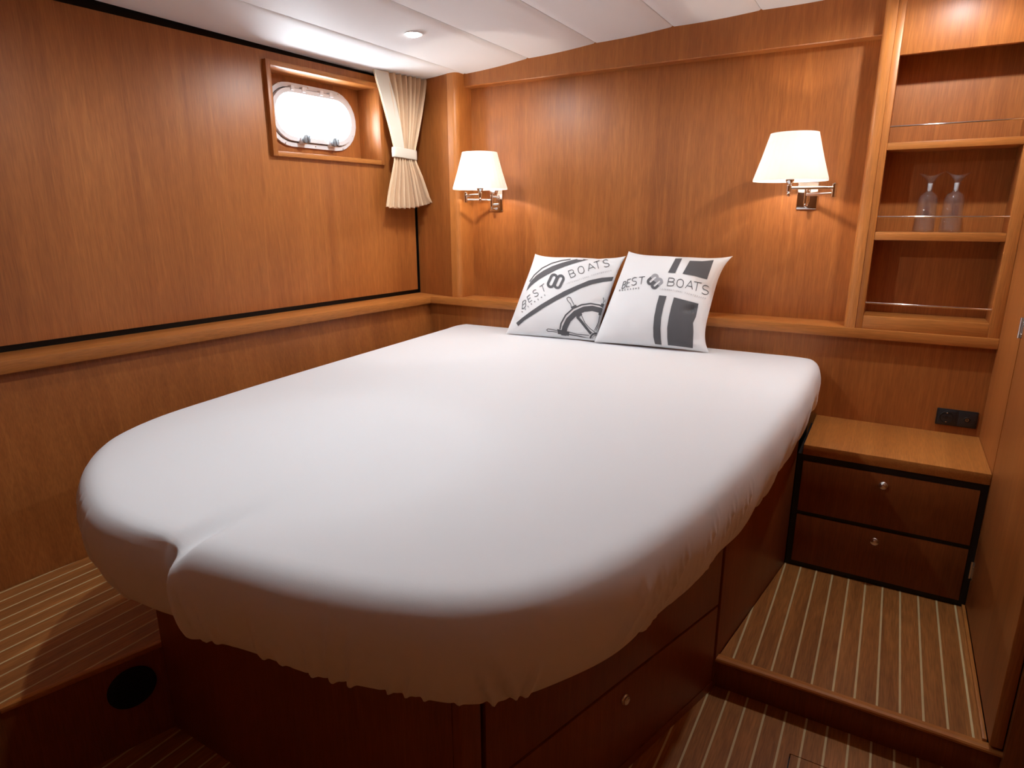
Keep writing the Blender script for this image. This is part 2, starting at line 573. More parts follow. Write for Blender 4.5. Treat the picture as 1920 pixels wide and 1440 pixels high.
def post(name, x0, x1, yf, left_round, right_round, mat, z0, z1, parent):
    pts = [(x0, RB+.01)]
    r = .026
    if left_round:
        pts += [(x0 + r - r*math.cos(a), yf + r - r*math.sin(a)) for a in np.linspace(0, math.pi/2, 9)]
    else:
        pts += [(x0, yf)]
    if right_round:
        pts += [(x1 - r + r*math.sin(a), yf + r - r*math.cos(a)) for a in np.linspace(0, math.pi/2, 9)]
    else:
        pts += [(x1, yf)]
    pts += [(x1, RB+.01)]
    return prism(name, pts, z0, z1, mat, parent, 0, smooth=True)


tag(post('trim_5', -1.920, -1.866, -.002, False, True, W_SOLID, ZL1-.001, 2.0, None), kind='structure')
tag(post('trim_6', -.1305, -.0925, -.024, True, False, W_SOLID, ZL1-.001, 2.07, None), kind='structure')
# header board over the lamp recess with a rounded lower lip
bm = bmesh.new()
pr = [(RB, 1.9025), (.063, 1.902), (.060, 1.905), (.060, 2.07), (RB, 2.07)]
for x in (-1.868, -.129):
    for y, z in pr:
        bm.verts.new((x, y, z))
bm.verts.ensure_lookup_table(); n = len(pr)
for k in range(n):
    bm.faces.new([bm.verts[k], bm.verts[(k+1) % n], bm.verts[n+(k+1) % n], bm.verts[n+k]])
bm.faces.new([bm.verts[k] for k in range(n)]); bm.faces.new([bm.verts[n+k] for k in range(n)])
from_bm('header_board', bm, W_Z, wb)

# ledges running round the berth
t1 = prism('trim_1', [(-2.039, -.03), (XR, -.03), (XR, .125), (-2.19, .125), (-2.19, .06)], ZL0, ZL1, W_X, None, .003)
tag(t1, kind='structure')
lf = lambda y: -2.039 + .0641*(y+.03)
t2 = prism('trim_2', [(lf(-.03), -.03), (-2.19, .12), (lw(.12)-.01, .12), (lw(Y_REAR)-.01, Y_REAR), (lf(Y_REAR), Y_REAR)], ZL0+.0003, ZL1+.0002, W_Y, None, .003)
tag(t2, kind='structure')


# ---- left wall (hull side) with the window niche cut through it
NY0, NY1, NZ0, NZ1 = -.792, -.168, 1.548, 1.908


def holed(name, off0, off1, y0, y1, z0, z1, hole, mat, parent, kind=None):
    """vertical panel along the left wall between two offsets with a rectangular hole"""
    ys = [y0, hole[0], hole[1], y1]; zs = [z0, hole[2], hole[3], z1]
    bm = bmesh.new()
    G = [[[bm.verts.new((lw(y, o), y, z)) for z in zs] for y in ys] for o in (off0, off1)]
    for i in range(3):
        for j in range(3):
            if i == 1 and j == 1:
                continue
            for s in (0, 1):
                f = [G[s][i][j], G[s][i+1][j], G[s][i+1][j+1], G[s][i][j+1]]
                bm.faces.new(f if s else f[::-1])
    def side(a, b_):
        bm.faces.new([G[0][a[0]][a[1]], G[0][b_[0]][b_[1]], G[1][b_[0]][b_[1]], G[1][a[0]][a[1]]])
    for k in range(3):
        side((k, 0), (k+1, 0)); side((k, 3), (k+1, 3))
    for k in range(3):
        side((0, k), (0, k+1)); side((3, k), (3, k+1))
    for i in (1,):
        for a, b_ in (((i, 1), (i+1, 1)), ((i+1, 1), (i+1, 2)), ((i+1, 2), (i, 2)), ((i, 2), (i, 1))):
            side(a, b_)
    return from_bm(name, bm, mat, parent)


HOLE = (NY0+.004, NY1-.004, NZ0+.004, NZ1-.004)
wl = holed('wall_left', -.06, -.028, Y_REAR-.05, .22, -.06, 2.12, HOLE, M_BLACK, None)
tag(wl, kind='structure')
holed('upper_panel', -.018, 0.0, Y_REAR, .050, .930, 1.941, HOLE, W_Z, wl)
lp = [(llx(.02, .02), .02, .02), (llx(.02, .9), .02, .9), (llx(Y_REAR, .9), Y_REAR, .9), (llx(Y_REAR, .02), Y_REAR, .02)]
mesh('lower_panel', lp + [(x-.018, y, z) for x, y, z in lp], [(0, 1, 2, 3), (7, 6, 5, 4), (0, 4, 5, 1), (1, 5, 6, 2), (2, 6, 7, 3), (3, 7, 4, 0)], W_Z, wl)

NB = -.115                        # depth of the niche back


def lbox(name, o0, o1, y0, y1, z0, z1, mat, parent, b=.0015):
    return prism(name, [(lw(y0, o0), y0), (lw(y0, o1), y0), (lw(y1, o1), y1), (lw(y1, o0), y1)], z0, z1, mat, parent, b)


def stadium(hw, hh, n=14):
    """points (s, t) of a stadium of half width hw and half height hh"""
    pts = []
    r = hh
    for a in np.linspace(-math.pi/2, math.pi/2, n):
        pts.append((hw-r+r*math.cos(a), r*math.sin(a)))
    for a in np.linspace(math.pi/2, 3*math.pi/2, n):
        pts.append((-hw+r+r*math.cos(a), r*math.sin(a)))
    return pts


FT = .022
PZ = 1.735


def porthole(num, NY0, NY1):
    PY = -.470 + (NY0 + .792)

    def lpt(s, t, off):
        return (lw(PY+s, off), PY+s, PZ+t)

    def ring(name, outer, inner, o0, o1, mat, parent, smooth=True):
        n = len(outer)
        V = []
        for o in (o0, o1):
            V += [lpt(*p, o) for p in outer] + [lpt(*p, o) for p in inner]
        Fc = []
        for k in range(n):
            k2 = (k+1) % n
            Fc.append((k, k2, n+k2, n+k)); Fc.append((2*n+k, 2*n+k2, 3*n+k2, 3*n+k))
            Fc.append((k, k2, 2*n+k2, 2*n+k)); Fc.append((n+k, n+k2, 3*n+k2, 3*n+k))
        return mesh(name, V, Fc, mat, parent, smooth=smooth, angle=30)

    def rect_like(st, hy0, hy1, hz0, hz1):
        """points on a rectangle in the directions of the stadium points (so both can be bridged)"""
        out = []
        for s, t in st:
            k = min((hy1-PY)/s if s > 1e-9 else (hy0-PY)/s if s < -1e-9 else 1e9, (hz1-PZ)/t if t > 1e-9 else (hz0-PZ)/t if t < -1e-9 else 1e9)
            out.append((s*k, t*k))
        return out

    # niche lining and its proud frame
    t3 = thing('trim_3', (lw((NY0+NY1)/2), (NY0+NY1)/2, NZ0), kind='structure')
    lbox('frame_board', -.05, .021, NY0, NY0+FT, NZ0, NZ1, W_Z, t3, .002)
    lbox('frame_board', -.05, .021, NY1-FT, NY1, NZ0, NZ1, W_Z, t3, .002)
    lbox('frame_board', -.05, .0205, NY0+FT, NY1-FT, NZ0, NZ0+FT-.002, W_Y, t3, .002)
    lbox('frame_board', -.05, .0205, NY0+FT, NY1-FT, NZ1-FT+.002, NZ1, W_Y, t3, .002)
    for nm, a in (('lining_board', (NY0, NY0+FT-.002, NZ0, NZ1)), ('lining_board', (NY1-FT+.002, NY1, NZ0, NZ1)),
                  ('lining_board', (NY0, NY1, NZ0, NZ0+FT-.004)), ('lining_board', (NY0, NY1, NZ1-FT+.004, NZ1))):
        lbox(nm, NB-.02, -.045, *a, W_Z, t3, 0)
    st_hole = stadium(.236, .112)
    ring('niche_back', rect_like(st_hole, NY0+.005, NY1-.005, NZ0+.005, NZ1-.005), st_hole, NB-.018, NB, W_Z, t3, False)

    # oval portlight
    w1 = thing('window_%d' % num, (lw(PY, NB), PY, PZ-.13), kind='structure')
    ring('flange', stadium(.250, .130), stadium(.232, .112), NB-.004, NB+.012, M_PORT, w1)
    ring('seal', stadium(.233, .113), stadium(.226, .1065), NB-.010, NB+.008, M_RUB, w1)
    ring('sash_frame', stadium(.2275, .1075), stadium(.208, .089), NB-.006, NB+.026, M_PORT, w1)
    st = stadium(.210, .091)
    mesh('pane', [lpt(*p, NB+.004) for p in st] + [lpt(*p, NB+.009) for p in st],
         [tuple(range(len(st))), tuple(range(2*len(st)-1, len(st)-1, -1))] + [(k, (k+1) % len(st), len(st)+(k+1) % len(st), len(st)+k) for k in range(len(st))], M_PANE, w1)
    ring('outer_tube', stadium(.234, .111), stadium(.231, .108), NB-.075, NB-.002, M_PORT, w1)
    for s in (-.115, -.055, .04, .095):
        lbox('hinge_lug', NB+.010, NB+.034, PY+s-.009, PY+s+.009, PZ+.096, PZ+.117, M_PORT, w1, .003)
    nrm = Vector((1, -.0641, 0)).normalized()
    for s in (-.078, .082):
        lbox('knob_bracket', NB+.01, NB+.034, PY+s-.013, PY+s+.013, PZ-.118, PZ-.093, M_PORT, w1, .004)
        c = Vector(lpt(s, -.098, NB+.030))
        k = lathe('clamp_knob', [(0, -.004), (.007, -.004), (.007, .006), (.018, .010), (.0195, .016), (.0185, .024), (.013, .029), (0, .030)], c, M_KNOBG, w1, axis=nrm, seg=24)
        box('knob_grip', c.x+.026, c.x+.040, c.y-.005, c.y+.005, c.z-.014, c.z+.014, M_KNOBG, k, .004)
    for s, t in ((-.17, .119), (-.02, .121), (.15, .119), (-.16, -.119), (0, -.121), (.16, -.119), (-.222, .055), (-.222, -.055), (.222, .055), (.222, -.055)):
        lathe('screw', [(0, .0), (.003, .0), (.003, .0015), (0, .002)], Vector(lpt(s, t, NB+.0115)), M_BRUSH, w1, axis=nrm, seg=10)
    # daylight portal (guides sampling of the sky through the pane, emits nothing itself)
    pl = bpy.data.lights.new('window_portal', 'AREA')
    pl.shape = 'RECTANGLE'; pl.size = .42; pl.size_y = .19
    pl.cycles.is_portal = True
    po = bpy.data.objects.new('window_portal', pl); COL.objects.link(po)
    po.location = lpt(0, 0, NB-.004)
    po.rotation_euler = Vector(nrm).to_track_quat('-Z', 'Z').to_euler()


porthole(1, NY0, NY1)

# ---- right wall, wardrobe door, rear walls
wr = box('wall_right', XR+.05, .60, Y_REAR-.05, .22, -.06, 2.12, M_BLACK, None, 0)
tag(wr, kind='structure')
box('cabinet_side', XR, XR+.05, -.383, .0, 0, 2.06, W_Z, wr, 0)
box('side_panel', .425, .44, Y_REAR, -1.045, 0, 2.06, W_Z, wr, 0)
wr.data.clear_geometry()
bm = bmesh.new(); add_box(bm, .44, .60, Y_REAR-.05, .22, -.06, 2.12); bm.to_mesh(wr.data); bm.free()
d1 = thing('door_1', (XR+.015, -.7, .107), kind='structure')
box('door_leaf', XR, XR+.026, -1.030, -.3885, .107, 2.03, W_Z, d1, .003)
box('door_jamb', XR+.028, .44, -1.046, -.384, .0, 2.06, W_DARK, d1, 0)


def hinge(z):
    h = tube('hinge', [(XR-.004, -.3845, z-.029), (XR-.004, -.3845, z+.029)], .0045, M_BRUSH, d1, 12)
    for s, (ya, yb) in (('hinge_leaf', (-.384, -.366)), ('hinge_leaf', (-.405, -.387))):
        box(s, XR-.0015, XR+.001, ya, yb, z-.028, z+.028, M_BRUSH, h, .0004, 1)
    for dz in (-.017, .017):
        for yy in (-.374, -.396):
            lathe('hinge_screw', [(0, 0), (.003, 0), (.0025, .001), (0, .0012)], (XR-.0014, yy, z+dz), M_CHROME, h, axis=(-1, 0, 0), seg=8)


hinge(.232); hinge(1.0)
wf = box('wall_front', -2.7, .62, Y_REAR-.06, Y_REAR, -.06, 2.12, W_Z, None, 0)
tag(wf, kind='structure')

# ================================================================== BED
base = thing('bed_base', (-1.016, -1.0, 0), 'tapered cherry bed base with drawers under the white mattress', 'bed base')
PB = [(-.190, -.0), (-.202, -.386), (-.290, -1.035), (-.546, -1.905), (-1.487, -1.9), (-1.735, -1.03), (-1.83, -.386), (-1.84, 0)]
cen = Vector((-1.016, -.95))
inner = []
for p in PB:
    d = (Vector(p)-cen); inner.append(tuple(cen + d*(1-.026/d.length*1.2)))
inner[0] = (inner[0][0], -.004); inner[-1] = (inner[-1][0], -.004)
prism('body', inner, 0.0, .585, M_BLACK, base)
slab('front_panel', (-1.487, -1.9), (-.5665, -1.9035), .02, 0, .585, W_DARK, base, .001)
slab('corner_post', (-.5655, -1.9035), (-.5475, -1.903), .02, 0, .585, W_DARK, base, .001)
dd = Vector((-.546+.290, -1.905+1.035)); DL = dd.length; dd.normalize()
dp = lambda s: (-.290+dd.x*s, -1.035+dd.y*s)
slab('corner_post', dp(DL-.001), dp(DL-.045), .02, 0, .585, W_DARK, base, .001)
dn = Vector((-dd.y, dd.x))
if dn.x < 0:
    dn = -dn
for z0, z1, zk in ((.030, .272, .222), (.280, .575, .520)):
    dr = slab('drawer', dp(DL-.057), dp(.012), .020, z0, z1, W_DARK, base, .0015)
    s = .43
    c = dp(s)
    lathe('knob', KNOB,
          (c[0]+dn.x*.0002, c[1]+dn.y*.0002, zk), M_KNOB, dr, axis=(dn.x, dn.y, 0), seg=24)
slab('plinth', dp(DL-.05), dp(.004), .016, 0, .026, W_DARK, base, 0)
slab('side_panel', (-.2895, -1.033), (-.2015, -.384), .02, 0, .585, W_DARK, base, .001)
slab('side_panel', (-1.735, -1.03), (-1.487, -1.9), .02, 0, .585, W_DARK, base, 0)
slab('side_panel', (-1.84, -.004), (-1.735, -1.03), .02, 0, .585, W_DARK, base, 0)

# ---- mattress in its white fitted sheet
OUT = [(-.40, -.003), (-.26, -.007), (-.200, -.03), (-.176, -.12), (-.171, -.35), (-.174, -.65), (-.189, -1.03), (-.214, -1.36), (-.258, -1.66), (-.315, -1.845),
       (-.370, -1.945), (-.450, -2.018), (-.560, -2.068), (-.690, -2.098), (-.820, -2.118), (-.940, -2.132), (-1.005, -2.138), (-1.09, -2.145), (-1.21, -2.135), (-1.38, -2.075),
       (-1.53, -1.985), (-1.63, -1.885), (-1.695, -1.745), (-1.735, -1.51), (-1.775, -1.13), (-1.808, -.73), (-1.85, -.22), (-1.86, -.07), (-1.83, -.012), (-1.75, -.003), (-1.1, -.003)]


def catmull(P, n):
    P = np.array(P, float); m = len(P)
    res = []
    for i in range(m):
        p0, p1, p2, p3 = P[i-1], P[i], P[(i+1) % m], P[(i+2) % m]
        k = max(2, int(np.linalg.norm(p2-p1)/.004))
        t = np.linspace(0, 1, k, endpoint=False)[:, None]
        # centripetal-ish via chord scaled tangents
        d0, d1, d2 = np.linalg.norm(p1-p0), np.linalg.norm(p2-p1), np.linalg.norm(p3-p2)
        m1 = ((p1-p0)/d0*d1 + (p2-p1)*1.0)*.5 if d0 > 0 else p2-p1
        m2 = ((p3-p2)/d2*d1 + (p2-p1)*1.0)*.5
        res.append((2*t**3-3*t**2+1)*p1+(t**3-2*t**2+t)*m1+(-2*t**3+3*t**2)*p2+(t**3-t**2)*m2)
    Q = np.concatenate(res)
    L = np.r_[0, np.cumsum(np.linalg.norm(np.diff(np.r_[Q, Q[:1]], axis=0), axis=1))]
    Q = np.r_[Q, Q[:1]]
    s = np.linspace(0, L[-1], n, endpoint=False)
    return np.stack([np.interp(s, L, Q[:, 0]), np.interp(s, L, Q[:, 1])], 1), s, L[-1]


NM = 2000
OL, SS, SLEN = catmull(OUT, NM)
TAN = np.roll(OL, -1, 0)-np.roll(OL, 1, 0)
TAN /= np.linalg.norm(TAN, axis=1)[:, None]
NRM = np.stack([-TAN[:, 1], TAN[:, 0]], 1)
ctr = OL.mean(0)
if ((OL-ctr)*NRM).sum() < 0:
    NRM = -NRM
ZT = .787
SEAM_X = lambda y: -.972 - .045*(y+2.1)


def seam_depth(x, y):
    foot = np.clip((-1.86 - y)/.26, 0, 1)
    foot = foot*foot*(3-2*foot)
    w = .026 + .016*(1-foot)
    return np.exp(-((x-SEAM_X(y))/w)**2)*(.0030 + .024*foot**1.5)


# profile: (inset from outline, z)
PROF = [(.060, 1.0), (.046, .994), (.034, .978), (.024, .952), (.0155, .915), (.009, .865), (.0045, .80), (.0015, .72), (0, .62), (.001, .52), (.003, .42), (.006, .32), (.010, .22), (.0145, .14), (.019, .08), (.023, .035), (.027, .01), (.040, 0.0), (.075, .012), (.12, .05)]
ZB = .606
hem_w = np.zeros(NM)


def s_at(x, y):
    return int(np.argmin((OL[:, 0]-x)**2+(OL[:, 1]-y)**2))


# wrinkles on the side: (x, y of the outline, slant, height range lo-hi, amplitude, width)
rng = np.random.default_rng(3)
WR = []
for x, y, sl, lo, hi, amp, wd_ in [(-.93, -2.12, .03, 0, .85, .006, .006), (-.905, -2.12, .02, 0, .6, .004, .007), (-.80, -2.11, -.01, 0, .55, .0065, .0055), (-.765, -2.10, .01, 0, .35, .004, .006),
                                   (-.70, -2.09, -.02, 0, .6, .005, .006), (-.66, -2.09, -.03, 0, .85, .007, .0065), (-.625, -2.09, -.05, 0, .75, .0075, .007), (-.56, -2.07, -.06, 0, .5, .006, .006),
                                   (-.53, -2.06, -.07, 0, .45, .006, .006), (-.50, -2.05, -.07, 0, .4, .005, .006), (-.43, -2.0, .07, 0, .5, .008, .007), (-.40, -1.98, .09, 0, .6, .007, .007),
                                   (-.375, -1.95, -.05, 0, .5, .006, .008), (-.30, -1.80, -.14, .15, .8, .012, .013), (-.285, -1.74, -.13, .1, .75, .008, .010), (-.265, -1.68, -.17, 0, .8, .009, .010),
                                   (-.245, -1.58, -.2, .05, .9, .006, .010), (-.23, -1.47, -.2, .05, .9, .006, .012), (-.215, -1.37, -.22, .1, .9, .005, .012), (-.20, -1.10, .05, 0, .5, .009, .010),
                                   (-.195, -1.0, -.1, 0, .6, .006, .014), (-.185, -.8, -.12, 0, .7, .006, .02), (-.175, -.5, -.1, 0, .6, .007, .02), (-.172, -.20, .02, .05, .5, .012, .03),
                                   (-1.17, -2.14, .02, 0, .5, .004, .007), (-1.28, -2.11, -.03, .2, .95, .006, .009), (-1.33, -2.09, -.02, .1, .95, .005, .008), (-1.37, -2.08, -.03, .1, .95, .006, .008),
                                   (-1.41, -2.06, -.02, .2, .9, .005, .008), (-1.45, -2.04, -.03, .1, .9, .006, .008), (-1.49, -2.01, -.03, .1, .9, .005, .008), (-1.53, -1.98, -.03, .1, .9, .006, .009), (-1.58, -1.94, -.03, .1, .9, .006, .009),
                                   (-1.62, -1.89, -.03, .1, .9, .005, .009), (-.74, -2.1, -.01, .05, .5, .002, .006), (-.87, -2.12, .0, .05, .5, .0025, .006), (-.47, -2.03, .05, 0, .3, .004, .006)]:
    WR.append((SS[s_at(x, y)], sl, lo, hi, amp*(.85 if x < -.31 else .5), wd_*.72))
S_SEAM = SS[s_at(-.972, -2.138)]
verts, faces = [], []


def sstep(a, b_, x):
    t = np.clip((x-a)/(b_-a), 0, 1)
    return t*t*(3-2*t)


def side_disp(h):
    """outward displacement of the side at relative height h (0 hem .. 1 top) for all outline samples"""
    d = np.zeros(NM)
    for s0, sl, lo, hi, amp, w in WR:
        env = sstep(lo-.06, lo+.1, h)*(1-sstep(hi-.3, hi, h)) if lo > 0 else (1-sstep(hi-.35, hi, h))
        ds = (SS-(s0+sl*(h-.2)) + SLEN/2) % SLEN - SLEN/2
        d += 1.25*amp*env*(np.exp(-(ds/w)**2) - .45*np.exp(-((ds-1.7*w)/(1.3*w))**2))
    # the two halves of the mattress meet here: deep crease, left half set back
    ds = (SS-S_SEAM + SLEN/2) % SLEN - SLEN/2
    below = 1-sstep(.86, 1.0, h)*.5
    d -= .012*np.exp(-((ds-.012)/.010)**2)*below
    d -= (.030*(1-.35*h))*sstep(-.008, .022, ds)*np.exp(-np.clip(ds, 0, None)/.16)*below
    d += .007*np.exp(-((ds+.016)/.018)**2)*below
    d += .006*np.sin(SS*9+1.3)*(1-h)*.4 + .003*np.sin(SS*23)*(1-h)
    return d


PR = [(t, None) for t in np.linspace(.02, 1, 40)]
rows = []
# top, from the rim inwards is done as scaled copies of the inner rim
rim_in = OL - NRM*PROF[0][0]
for j, (ins, hz) in enumerate(PROF):
    h = hz
    dsp = side_disp(h) * (sstep(0, .08, 1-h) if h > .9 else 1)
    if j == 0:
        dsp = dsp*0
    P = OL - NRM*(ins - dsp)[:, None]
    z = np.full(NM, lerp(ZB, ZT, h))
    if h < .12:
        hemd = side_disp(.05)
        z = z - np.clip(hemd, -.004, .02)*.25 + .003*np.sin(SS*5.0)
    z = z - seam_depth(P[:, 0], P[:, 1])*h**2.5
    rows.append(np.c_[P, z])
top = []
T = [.985, .96, .93, .89, .84, .78, .71, .63, .54, .45, .36, .27, .18, .09]
c0 = np.array([-1.0, -1.02])
for t in T:
    P = c0 + (rim_in-c0)*t
    z = ZT + .004*(1-t**3) + .0025*np.sin(P[:, 0]*7+1)*np.sin(P[:, 1]*5) * (1-t**4) - seam_depth(P[:, 0], P[:, 1])
    top.append(np.c_[P, z])
allrows = top[::-1] + rows
V = [(c0[0], c0[1], ZT+.004-seam_depth(c0[0], c0[1]))]
for r_ in allrows:
    V += [tuple(p) for p in r_]
for k in range(NM):
    faces.append((0, 1+k, 1+(k+1) % NM))
for j in range(len(allrows)-1):
    a, b_ = 1+j*NM, 1+(j+1)*NM
    for k in range(NM):
        k2 = (k+1) % NM
        faces.append((a+k, b_+k, b_+k2, a+k2))
mt = thing('mattress', (-1.0, -1.02, ZB), 'double mattress in a white fitted sheet with a rounded foot end', 'mattress')
mesh('fitted_sheet', V, faces, M_SHEET, mt, smooth=True)
prism('mattress_core', [tuple(OL[k] - NRM[k]*.10) for k in range(0, NM, 32)], .5855, .64, M_SHEET, mt)

# ================================================================== BEDSIDE CABINET
ns = thing('bedside_cabinet', (.07, -.19, .098), 'low cherry bedside cabinet with two drawers in a black carcass', 'cabinet')
box('carcass', -.199, XR-.001, -.3825, -.001, .098, .519, M_BLACK, ns, 0)
box('top_board', -.184, XR-.0005, -.388, .0, .5195, .555, W_TOP, ns, .002)
for z0, z1, zk in ((.118, .298, .258), (.312, .497, .459)):
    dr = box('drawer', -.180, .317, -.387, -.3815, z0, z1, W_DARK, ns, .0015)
    lathe('knob', KNOB, (.064, -.387, zk), M_KNOB, dr, axis=(0, -1, 0), seg=24)

# ---- double wall socket
so = thing('wall_socket', (.262, 0, .584), 'black double wall socket above the bedside cabinet', 'socket')
box('cover_frame', .201, .323, -.009, .0005, .584, .644, M_BLACKP, so, .003)
for k, cx in enumerate((.232, .292)):
    box('insert', cx-.0255, cx+.0255, -.0105, -.006, .5885, .6395, M_GREYB, so, .001)
    c = (cx, -.0105, .614)
    if k == 0:
        lathe('socket_well', [(.0215, -.0005), (.0205, .0012), (.0185, .0012), (.0180, -.0002), (0, .0001)], c, M_BLACK, so, axis=(0, -1, 0), seg=32)
        for dx in (-.0095, .0095):
            lathe('pin_hole', [(0, .0006), (.003, .0006), (.003, .0001)], (cx+dx, -.0105, .614), M_BLACK, so, axis=(0, -1, 0), seg=12)
        for dz in (-.0165, .0165):
            box('earth_clip', cx-.002, cx+.002, -.0122, -.0105, .614+dz-.0012, .614+dz+.0012, M_CHROME, so, .0003, 1)
    else:
        lathe('antenna_ring', [(.010, 0), (.010, .0012), (.0085, .002), (.0075, .0012), (.0072, 0)], c, M_BLACKP, so, axis=(0, -1, 0), seg=28)
        lathe('antenna_ring', [(.0052, 0), (.0052, .003), (.0042, .003), (.0042, 0)], c, M_BRUSH, so, axis=(0, -1, 0), seg=24)
        lathe('antenna_pin', [(0, .0028), (.0012, .0026), (.0012, 0)], c, M_BRUSH, so, axis=(0, -1, 0), seg=10)

# ================================================================== OPEN SHELVES
sh = thing('shelf_unit', (.12, .05, ZL1), 'built-in open cherry shelf niche with chrome fiddle rails beside the headboard', 'shelf')
SX0, SX1 = -.070, .303
FY = -.021
YB = .118
box('stile', -.0922, SX0, FY, .0, ZL1, 2.05, W_SOLID, sh, .0015)
box('stile', SX1, XR-.0005, FY, .0, ZL1, 2.05, W_SOLID, sh, .0015)
box('top_panel', SX0, SX1, FY, .0, 1.818, 2.05, W_Z, sh, .0015)
box('bottom_rail', SX0, SX1, FY, YB, ZL1, .956, W_X, sh, .002)
for z0, z1 in ((1.224, 1.2515), (1.523, 1.5465)):
    box('shelf_board', SX0, SX1, FY+.0005, YB, z0, z1, W_X, sh, .002)
box('back_panel', SX0-.02, SX1+.02, YB, YB+.018, ZL1, 2.05, W_Z, sh, 0)
box('side_board', SX0-.020, SX0, .0, YB, ZL1, 2.05, W_Z, sh, 0)
box('side_board', SX1, SX1+.020, .0, YB, ZL1, 2.05, W_Z, sh, 0)
for z in (1.0025, 1.3035, 1.5985):
    tube('fiddle_rail', [(SX0-.002, -.010, z), (SX1+.002, -.010, z)], .0032, M_CHROME, sh, 12)


# ---- two glass decanters
def decanter(x, y, tilt, label):
    z = 1.2515
    d = thing('decanter', (x, y, z), label, 'decanter', 'glass decanters on the middle shelf')
    prof = [(0, .0005), (.030, .0005), (.0325, .003), (.0325, .010), (.0315, .06), (.0300, .10), (.0285, .112), (.024, .124), (.016, .131), (.0105, .134), (.0095, .140), (.0095, .158), (.0120, .161), (.0120, .1635),
            (.0088, .1635), (.0075, .158), (.0075, .141), (.0085, .136), (.014, .129), (.0215, .122), (.026, .111), (.0275, .10), (.029, .06), (.0300, .012), (.027, .008), (0, .008)]
    lathe('bottle', prof, (x, y, z), M_GLASSB, d, seg=40, angle=60)
    s = lathe('stopper', [(0, .137), (.004, .137), (.0062, .142), (.0070, .158), (.0070, .1625), (0, .1625)], (x, y, z), M_FROST, d, seg=24)
    # winged top of the stopper: a small folded-up dish with two long tips
    n, m = 40, 10
    V, Fc = [], []
    for sgn in (1, -1):
        for i in range(m+1):
            t = i/m
            for k in range(n):
                a = 2*math.pi*k/n
                rad = (.005 + .0125*t**.8)*(1 + 1.15*t*t*abs(math.cos(a))**3)
                px_, py_ = rad*math.cos(a), rad*math.sin(a)*.9
                pz_ = .164 + .022*t**1.6 + .012*t*abs(math.cos(a))**4 + (-.0012 if sgn > 0 else .0012)
                V.append((x + px_*math.cos(tilt) - py_*math.sin(tilt), y + px_*math.sin(tilt)+py_*math.cos(tilt), z+pz_ + .12*px_*math.sin(3*tilt)))
    for sgn in range(2):
        o = sgn*(m+1)*n
        for i in range(m):
            for k in range(n):
                k2 = (k+1) % n
                Fc.append((o+i*n+k, o+i*n+k2, o+(i+1)*n+k2, o+(i+1)*n+k))
    for k in range(n):
        k2 = (k+1) % n
        Fc.append((m*n+k, m*n+k2, (m+1)*n+m*n+k2, (m+1)*n+m*n+k)); Fc.append((k, k2, (m+1)*n+k2, (m+1)*n+k))
    mesh('stopper_wings', V, Fc, M_GLASS, s, smooth=True, angle=60)


decanter(.074, .055, .25, 'clear glass decanter with winged stopper, the one nearer the headboard post')
decanter(.150, .055, -.30, 'clear glass decanter with winged stopper, the one nearer the wardrobe door')


